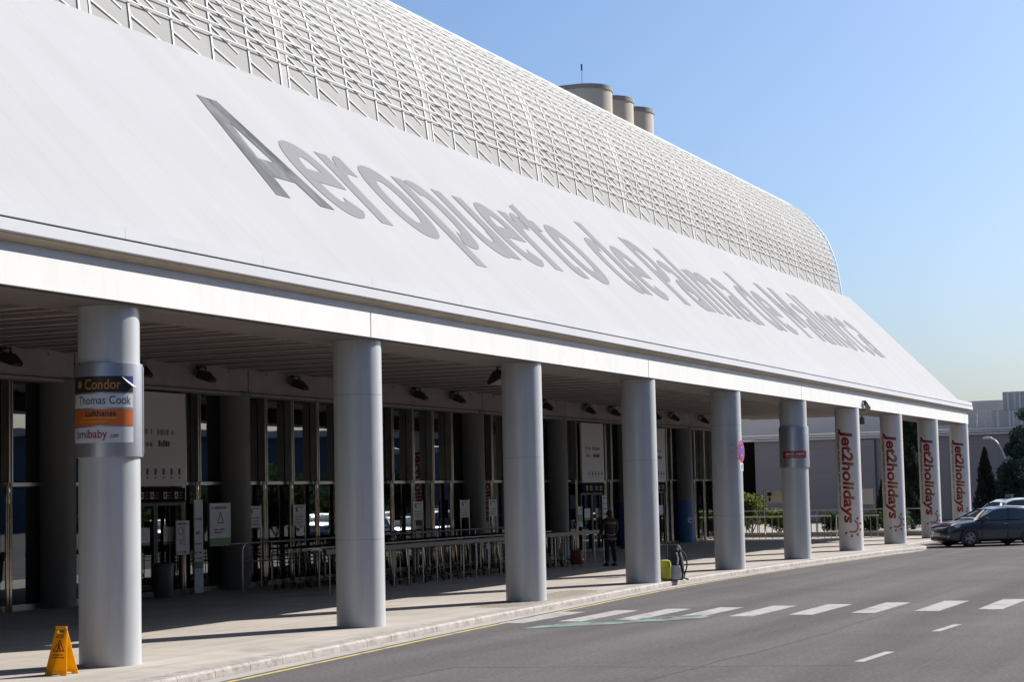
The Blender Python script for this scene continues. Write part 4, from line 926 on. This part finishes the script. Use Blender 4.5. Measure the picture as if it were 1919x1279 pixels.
# ------------------------------------------------------------------ cars
def car(label, paint, loc, rz, kind='hatch', roof_sign=False, group=None):
    o = empty('parked_car', label, 'car', loc, rz, group)
    dz = .0 if kind == 'hatch' else .28
    st = [(2.20, .36, .60, .52, .50), (2.12, .24, .74, .70, .62), (1.95, .20, .83, .80, .70), (1.6, .19, .90, .86, .74), (1.25, .19, .95, .885, .76), (.8, .19, .995, .895, .80), (.2, .18, .985, .90, .82), (-.6, .18, .99, .90, .82), (-1.3, .19, 1.01, .895, .80), (-1.75, .22, 1.02, .86, .76), (-2.0, .30, 1.0, .80, .70), (-2.1, .40, .90, .72, .62)]
    b = MB(); vs = []; n = 16
    for x_, zb, zt, wl, wt in st:
        h = zt-zb
        ring = [(0, zb), (wl*.80, zb), (wl*.95, zb+.10*h), (wl*.985, zb+.35*h), (wl, zb+.6*h), (wl*.975, zb+.80*h), (wl*.93, zt-.04*h), (wt*.9, zt+.01), (0, zt+.035)]
        full = ring+[(-y, z) for y, z in ring[-2:0:-1]]; n = len(full)
        vs += [(x_, y, z) for y, z in full]
    fs = []
    for i in range(len(st)-1):
        for k in range(n): a = i*n+k; c = i*n+(k+1) % n; fs.append((a, c, c+n, a+n))
    fs.append(tuple(range(n))); fs.append(tuple((len(st)-1)*n+k for k in range(n-1, -1, -1)))
    b.add(vs, fs); bo = b.build('body', paint, o, smooth=True)
    # greenhouse
    if kind == 'hatch': gs = [(.98, .985, .99, .80, .78), (.12, .985, 1.38, .83, .645), (-.15, .985, 1.43, .83, .64), (-.7, .99, 1.46, .83, .635), (-1.35, 1.0, 1.41, .81, .61), (-1.62, 1.01, 1.33, .79, .60), (-1.98, 1.0, 1.04, .73, .68)]
    else: gs = [(1.15, .985, .99, .80, .78), (.45, .985, 1.55, .84, .70), (.1, .985, 1.68, .85, .69), (-.7, .99, 1.72, .85, .69), (-1.6, 1.0, 1.70, .83, .67), (-1.9, 1.01, 1.55, .80, .66), (-2.06, 1.0, 1.04, .76, .72)]
    b = MB(); vs = []
    for x_, z0, z1, w0, w1 in gs: vs += [(x_, w0, z0), (x_, w1+(w0-w1)*.12, z1-.05*(z1-z0)), (x_, w1*.88, z1), (x_, 0, z1+.02), (x_, -w1*.88, z1), (x_, -w1-(w0-w1)*.12, z1-.05*(z1-z0)), (x_, -w0, z0)]
    fs = [(i*7+k, i*7+k+1, i*7+k+8, i*7+k+7) for i in range(len(gs)-1) for k in range(6)]
    b.add(vs, fs); b.build('windows', M_cglass, o, smooth=True)
    b = MB()
    up = [(x_, w1, z1) for x_, z0, z1, w0, w1 in gs[1:-1]]
    vs = []
    for x_, w1, z1 in up: vs += [(x_, w1*1.02, z1-.05), (x_, w1*.9, z1+.012), (x_, 0, z1+.035), (x_, -w1*.9, z1+.012), (x_, -w1*1.02, z1-.05)]
    b.add(vs, [(i*5+k, i*5+k+1, i*5+k+6, i*5+k+5) for i in range(len(up)-1) for k in range(4)]); b.build('roof_panel', paint, o, smooth=True)
    b = MB()
    for s_ in (1, -1):
        g0, g1, g2, g3, g4, g5 = gs[0], gs[1], gs[3], gs[4], gs[5], gs[6]
        b.bar((g0[0]-.02, s_*g0[3], g0[1]), (g1[0], s_*(g1[4]+.02), g1[2]-.02), .055, .05)
        b.bar((g2[0]+.28, s_*(g2[3]+.005), g2[1]), (g2[0]+.2, s_*(g2[4]+.025), g2[2]-.03), .07, .03)
        b.bar((g4[0]+.05, s_*(g4[3]), g4[1]-.0), (g4[0]-.02, s_*(g4[4]+.02), g4[2]-.02), .20, .04)
        b.bar((g5[0], s_*g5[3], g5[1]), (g4[0], s_*(g4[4]+.01), g4[2]-.01), .07, .05)
    b.build('pillars', paint, o)
    for s_ in (1, -1):
        for xw in (1.30, -1.30):
            ww = MB(); ww.lathe([(.19, .105), (.27, .115), (.315, .10), (.325, .06), (.325, -.08), (.30, -.10)], 32, (0, 0, 0), 'Y'); ww.v = [(v[0]+xw, s_*(v[1]+.775), v[2]+.325) for v in ww.v]
            wo = ww.build('wheel', M_tyre, o, smooth=True)
            rr = MB(); rr.lathe([(.215, .112), (.20, .118), (.19, .10)], 28, (0, 0, 0), 'Y')
            for k in range(5):
                for dd in (-.12, .12):
                    a = 2*pi*k/5+dd; rr.bar((.04*cos(a), .108, .04*sin(a)), (.205*cos(a+dd*.4), .112, .205*sin(a+dd*.4)), .03, .018, up=(0, 1, 0))
            rr.lathe([(.05, .12), (.03, .125), (0, .125)], 14, (0, 0, 0), 'Y'); rr.v = [(v[0]+xw, s_*(v[1]+.775), v[2]+.325) for v in rr.v]; rr.build('rim', M_rim, wo, smooth=True)
            ar = MB(); ar.lathe([(.395, .90), (.375, .905), (.20, .885), (.0, .885)], 32, (0, 0, 0), 'Y'); ar.v = [(v[0]+xw, s_*(v[1]-.012), max(v[2]+.33, .15)) for v in ar.v]; ar.build('wheel_arch', M_plastic, o)
        hl = MB(); hl.add([(2.10, s_*.60, .66), (1.75, s_*.855, .74), (1.62, s_*.86, .84), (1.93, s_*.74, .82), (2.11, s_*.52, .74)], [(0, 1, 2, 3, 4)]); hl.v = [(v[0]+.02, v[1]*1.015, v[2]) for v in hl.v]; hl.build('headlight', M_light, o)
        fg = MB(); fg.box((2.06, s_*.62, .40), (.08, .22, .06), (0, 0, -s_*.6), bev=.01); fg.build('fog_lamp', M_light, o)
        mi = MB(); mi.box((.62, s_*.99, 1.03), (.10, .20, .13), bev=.03); mi.build('mirror', paint, o, smooth=True)
        tl = MB(); tl.box((-2.0, s_*.66, .86), (.12, .2, .14), bev=.02); tl.build('tail_light', M_signred, o)
        for xd in (-.25, -1.1):
            dh = MB(); dh.box((xd, s_*.893, .84), (.18, .035, .035), bev=.01); dh.build('door_handle', M_rim if paint is M_carA else paint, o)
        dl = MB()
        for xd in (.78, -.32, -1.12): dl.bar((xd, s_*.899, .30), (xd, s_*.889, .95), .012, .012)
        dl.bar((.85, s_*.906, .27), (-.92, s_*.906, .27), .03, .012); dl.build('door_seam', M_plastic, o)
    gr_ = MB(); gr_.box((2.14, 0, .62), (.10, .80, .10), bev=.02); gr_.box((2.14, 0, .36), (.12, 1.0, .12), bev=.02); gr_.build('grille', M_plastic, o)
    np_ = MB(); np_.box((2.215, 0, .48), (.02, .50, .11)); np_.build('number_plate', M_plate, o)
    if roof_sign:
        z_ = 1.50 if kind == 'hatch' else 1.76
        rs = MB(); rs.box((-.15, 0, z_+.07), (.16, .42, .13), bev=.02); rs.build('roof_sign', M_bin, o)
    return o
ra = math.atan2(.76, -.65)
def cpos(wx, wy, h): # near-side front wheel ground point to car origin
    f = Vector((cos(h), sin(h))); l = Vector((-f.y, f.x)); return (wx-f.x*1.3-l.x*.85, wy-f.y*1.3-l.y*.85, ZR)
p1 = cpos(50.3, -2.96, ra)
car('dark blue hatchback parked nose in beside the lettered columns, nearest of the cars', M_carA, p1, ra)
car('silver car parked just behind the dark blue hatchback', M_carB, (p1[0]+3.5, p1[1]+.35, ZR), ra, 'hatch', True)
car('white tall van with roof sign, parked behind the silver car', M_carC, (p1[0]+7.4, p1[1]+.4, ZR), ra, 'van', True)
# vehicles across the road, seen mirrored in the glass front
for i, (x, y, m, k, l) in enumerate([(66, -18.5, M_carC, 'van', 'white van parked across the road, mirrored in the glass front'), (76, -19, M_carB, 'hatch', 'silver car parked across the road, mirrored in the glass front'), (86, -19.5, M_carC, 'hatch', 'white car parked across the road, mirrored in the glass front'), (58, -18, M_carD, 'hatch', 'red car parked across the road, mirrored in the glass front')]):
    car(l, m, (x, y, ZR), R(150), k)
# ------------------------------------------------------------------ plants
def leaves(b, centre, rad, n, size, rng, squash=1.0, hollow=.0):
    for _ in range(n):
        d = Vector((rng.gauss(0, 1), rng.gauss(0, 1), rng.gauss(0, 1))).normalized()*(hollow+(1-hollow)*rng.random()**.5)
        p = Vector(centre)+Vector((d.x*rad[0], d.y*rad[1], d.z*rad[2]))
        u = Vector((rng.uniform(-1, 1), rng.uniform(-1, 1), rng.uniform(-1, 1))).normalized(); v = u.orthogonal().normalized()
        s = size*rng.uniform(.6, 1.3); w_ = s*.45
        b.add([p-u*s, p+v*w_, p+u*s, p-v*w_], [(0, 1, 2, 3)])
def cypress(loc, h, r, label, seed, n=4200, size=.11):
    rng = random.Random(seed); o = empty('cypress_tree', label, 'tree', loc, 0, 'cypress trees')
    q = MB(); q.tube([(0, 0, 0), (.02, 0, h*.5), (0, 0, h*.93)], [.13, .08, .02], 8); q.build('trunk', M_trunk, o, smooth=True)
    b = MB()
    for i in range(n):
        t = rng.random()**.8; z = .25+t*(h-.3); rr = r*(1-t)**.75*(1-.35*max(0, .2-t)/.2)
        a = rng.random()*2*pi; lump = .80+.22*sin(a*3+z*2.6)+.14*sin(a*7+z*5)
        p = Vector((cos(a), sin(a), 0))*rr*lump*(rng.random()**.35)+Vector((0, 0, z))
        u = (Vector((cos(a)*.35, sin(a)*.35, 1))+Vector((rng.gauss(0, .25), rng.gauss(0, .25), 0))).normalized(); v = u.cross(Vector((rng.gauss(0, 1), rng.gauss(0, 1), .1))).normalized()
        s = size*rng.uniform(.7, 1.5); b.add([p-u*s, p+v*s*.4, p+u*s, p-v*s*.4], [(0, 1, 2, 3)])
    b.build('crown', M_leafd, o); return o
cypress((75, 4.2, 0), 8.5, 1.05, 'tall dark cypress seen between the lettered columns', 1, 8000, .13)
cypress((86, 2.25, 0), 4.3, .95, 'small pointed cypress in front of the far wall, right of the last column', 2, 5000, .10)
cypress((77.5, 6.3, 0), 2.6, .5, 'low dark cypress shrub behind the nearest lettered column', 5, 1600, .09)
def pine(loc, h, label, seed, clumps, size=.12, n=240):
    rng = random.Random(seed); o = empty('pine_tree', label, 'tree', loc, 0, 'pine trees at the right edge')
    q = MB(); q.tube([(0, 0, 0), (.1, .05, h*.4), (0, .1, h*.8), (.05, 0, h*.97)], [.2, .15, .08, .03], 8)
    b = MB()
    for i in range(clumps):
        t = .22+.78*i/clumps; a = rng.random()*2*pi; reach = (1.15-t)*h*.30*rng.uniform(.5, 1.1)
        c = Vector((cos(a)*reach, sin(a)*reach, h*t))
        q.tube([(0, .05, h*t-.3), tuple(c)], [.04, .012], 5)
        leaves(b, c, (.55, .55, .38), n, size, rng, hollow=.25)
    q.build('trunk', M_trunk, o, smooth=True); b.build('crown', M_leafp, o); return o
pine((88.5, -.9, 0), 8.9, 'tallest pine at the right edge, rising above the ducts', 11, 26)
pine((90, 1.0, 0), 5.2, 'lower leafy pine behind the white van, right of the street lamp', 12, 26)
pine((86, .9, 0), 3.4, 'small bushy pine just above the roof of the white van', 13, 22, .10, 200)
pine((92, -3.5, 0), 7.5, 'pine just outside the right edge', 14, 22)
def bush(name, label, cat, loc, r, h, seed, m, n=1500, size=.09, group=None):
    rng = random.Random(seed); o = empty(name, label, cat, loc, 0, group)
    q = MB()
    for k in range(5): a = 2*pi*k/5; q.tube([(0, 0, 0), (cos(a)*r*.5, sin(a)*r*.5, h*.6)], [.03, .012], 5)
    q.build('stems', M_trunk, o)
    b = MB()
    for k in range(9):
        c = (rng.uniform(-.6, .6)*r, rng.uniform(-.6, .6)*r, h*rng.uniform(.35, .75)); leaves(b, c, (r*.5, r*.5, h*.3), n//9, size, rng, hollow=.2)
    b.build('foliage', m, o); return o
bush('shrub', 'bright yellow green shrub behind the fence, right of the no parking column', 'shrub', (66, 10.2, 0), 1.15, 2.05, 21, M_leafg, 2600, .11)
bush('shrub', 'green shrub below the grey arrow sign behind the fence', 'shrub', (65.6, 8.7, 0), .9, 1.35, 22, M_leafg, 1800, .10)
bush('shrub', 'dark green shrub between the collared column and the nearest lettered column', 'shrub', (65.5, 5.9, 0), .9, 1.2, 23, M_leafh, 1800, .09)
bush('shrub', 'dark green shrub behind the fence, hidden partly by the nearest lettered column', 'shrub', (65.4, 4.6, 0), .95, 1.15, 24, M_leafh, 1800, .09)
bush('shrub', 'dark green shrub between the first and second lettered columns', 'shrub', (65.6, 3.2, 0), .9, 1.1, 25, M_leafh, 1800, .09)
for i, (x, y, h) in enumerate([(60, -22.5, 3.0), (66, -24, 4.2), (73, -24, 3.4), (81, -25, 4.6), (90, -25, 3.6), (99, -26, 4.4), (110, -27, 4.0)]):
    bush('shrub', 'green shrub across the road, mirrored in the glass front', 'shrub', (x, y, ZR), 3.2, h, 40+i, M_leafh, 1900, .24, 'shrubs across the road')
# ------------------------------------------------------------------ fences and signs at the far end
fe = empty('metal_fence', 'low white metal fence with closely spaced bars at the end of the pavement', 'fence', (60.5, 6, 0))
q = MB(); q.tube([(0, -1.1, .98), (0, 4.6, .98)], .03, 8); q.build('top_rail', M_white, fe, smooth=True)
q = MB(); q.tube([(0, -1.1, .12), (0, 4.6, .12)], .025, 8); q.build('bottom_rail', M_rail, fe, smooth=True)
for i in range(20):
    q = MB(); q.tube([(0, -1.1+i*.30, 0), (0, -1.1+i*.30, .97)], .022, 6); q.build('bar', M_rail, fe, smooth=True)
f2 = empty('metal_fence', 'short white fence section between the first two lettered columns', 'fence', (60.5, 3.5, 0))
q = MB(); q.tube(smoothpoly([(0, 1.15, 0), (0, 1.15, .9), (0, 1.1, .97), (0, 1.0, .98), (0, -.75, .98)], 3), .03, 8); q.build('top_rail', M_white, f2, smooth=True)
for i in range(6):
    q = MB(); q.tube([(0, -.7+i*.32, 0), (0, -.7+i*.32, .97)], .022, 6); q.build('bar', M_rail, f2, smooth=True)
f3 = empty('metal_fence', 'taller thin grey railing behind the white fence, beside the cypress', 'fence', (63, 4, 0))
q = MB(); q.tube([(0, -3.4, 1.22), (0, 6.8, 1.22)], .025, 8); q.build('top_rail', M_rail, f3, smooth=True)
for i in range(8):
    q = MB(); q.tube([(0, -3.4+i*1.4, 0), (0, -3.4+i*1.4, 1.22)], .025, 6); q.build('post', M_rail, f3, smooth=True)
lw = MB(); lw.bb(62.6, 62.85, -.2, 12, 0, .22, bev=.02); tag(lw.build('low_wall', M_gutter), 'low pale concrete kerb wall below the fence', 'wall')
gs_ = empty('arrow_sign', 'pale grey direction sign with black arrow on a thin post above the shrubs', 'sign', (62, 7.75, 0), 0)
q = MB(); q.box((0, 0, 1.87), (.03, 1.0, .52), bev=.008); q.build('board', mat('beige_sign', (.62, .57, .50), .6, noise=.05), gs_)
q = MB(); q.box((-.02, .34, 1.99), (.01, .20, .16)); q.box((-.02, .34, 1.76), (.01, .09, .18)); q.build('arrow', M_ink, gs_)
q = MB(); q.tube([(.03, .62, 0), (.03, .62, 2.2)], .03, 8); q.build('post', M_rail, gs_, smooth=True)
g2 = empty('information_sign', 'grey framed information board on posts right of the nearest lettered column', 'sign', (69.5, 5.4, 0))
q = MB(); q.box((0, 0, 1.75), (.04, .85, .75), bev=.01); q.build('board', mat('grey_sign', (.45, .45, .44), .6, noise=.05), g2)
q = MB()
for s_ in (-.45, .45): q.tube([(.04, s_, 0), (.04, s_, 2.15)], .03, 8)
q.build('post', M_rail, g2, smooth=True)
sl = empty('street_lamp', 'pale curved street lamp in front of the far grey wall', 'street lamp', (89, 1.45, 0))
q = MB(); q.tube(smoothpoly([(0, 0, 0), (0, 0, 2.6), (0, .05, 3.4), (0, .28, 4.2), (0, .62, 4.72), (0, .9, 4.88)], 4), .045, 8); q.build('pole', M_lampw, sl, smooth=True)
q = MB(); q.lathe([(0, -.06), (.18, -.05), (.2, 0), (.12, .08), (0, .1)], 16); q.v = [(v[0]*.6, v[1]*1.5+1.08, v[2]+4.9) for v in q.v]; q.build('lamp_head', M_lampw, sl, smooth=True)
# ------------------------------------------------------------------ far building
fb = empty('far_building', 'grey warehouse like building behind the car park, with parapet pipes', 'building', (100, 10, 0))
q = MB(); q.bb(0, 14, -40, 5.0, 0, 5.55); q.bb(0, 14, 5.0, 9.75, 0, 5.55); q.bb(0, 14, 13.3, 40, 0, 5.4); q.build('lower_wall', M_wallb, fb)
q = MB(); q.bb(4, 14, -6.2, 40, 5.5, 7.75); q.bb(3.6, 14, 8, 40, 5.5, 7.6); q.build('upper_wall', M_wallu, fb)
q = MB(); q.tube([(-.2, -40, 5.75), (-.2, 40, 5.75)], .07, 8); q.tube([(-.2, -40, 5.45), (-.2, 40, 5.45)], .06, 8); q.bb(-.1, .3, -40, 9.8, 5.56, 5.66); q.build('parapet_pipe', M_lampw, fb, smooth=True)
q = MB(); q.tube(smoothpoly([(-.3, 3.6, 5.45), (-.5, 3.4, 5.4), (-.5, 3.1, 5.1), (-.5, 3.1, 4.2)], 3), .06, 8); q.build('drain_pipe', M_lampw, fb, smooth=True)
q = MB(); q.bb(3.0, 3.1, 9.76, 13.29, .0, 5.35); q.build('dark_opening', M_soffit_gap, fb)
q = MB(); q.bb(-.25, 0.02, 1.6, 3.0, 0, 5.3); q.build('buttress', M_wallb, fb)
for i, (y0, y1, z0, z1, x0) in enumerate([(-14, -6.5, 5.75, 8.15, 1.4), (-14, -5.95, 5.62, 6.95, .5)]):
    dq = MB(); dq.bb(100+x0, 100+x0+2.2, 10+y0, 10+y1, z0, z1, bev=.04); d = tag(dq.build('air_duct', M_duct), ['upper grey metal air duct on the far roof at the right edge', 'lower grey metal air duct on the far roof at the right edge'][i], 'duct', 'air ducts on the far roof')
    rb = MB()
    for k in range(int((y1-y0)/.75)): rb.bb(100+x0-.05, 100+x0, 10+y1-.35-k*.75-.05, 10+y1-.35-k*.75+.05, z0, z1)
    rb.build('duct_rib', M_steel, d)
pf = MB()
for y_ in (4.45, 5.0): pf.bar((100.3, y_, 5.6), (100.3, y_, 7.0), .07)
pf.bar((100.3, 4.1, 6.9), (100.3, 5.0, 6.9), .07); pf.bar((100.3, 4.1, 6.5), (100.3, 5.0, 6.5), .07); tag(pf.build('pipe_frame', M_lampw), 'thin grey pipe frame on the far roof left of the ducts', 'pipe frame')
# ------------------------------------------------------------------ across the road: mirrored building, then car park added to cut skylight
ob = empty('opposite_building', 'long low grey blue building across the road, mirrored in the glass front', 'building', (165, -58, 0), R(24))
q = MB(); q.bb(-70, 60, -6, 6, ZR, 8.5); q.build('wall', mat('opposite_wall', (.10, .14, .18), .7, noise=.1, nscale=.3), ob)
q = MB(); q.bb(-71, 61, -7, 7, 8.5, 9.2); q.build('roof', M_white2, ob)
cp_ = empty('added_car_park', 'unseen dark car park added across the road behind the viewer to deepen canopy shade', 'building', (-30, -48, 0))  # unseen block, added mainly to hold back skylight and deepen the canopy shade
q = MB()
for k in range(5): q.bb(-110, 72, -14, 14, k*3.2+2.6, k*3.2+3.7)
q.build('deck', mat('added_car_park_concrete', (.13, .125, .12), .85, noise=.1, nscale=.3), cp_)
q = MB(); q.bb(-109, 71, -12, 12, 0, 16); q.build('inner_core', M_soffit_gap, cp_)
q = MB()
for k in range(24): q.bb(-109+k*7.8, -108.4+k*7.8, 13.2, 13.8, 0, 16.4)
q.build('pier', mat('added_car_park_concrete', (.13, .125, .12)), cp_)
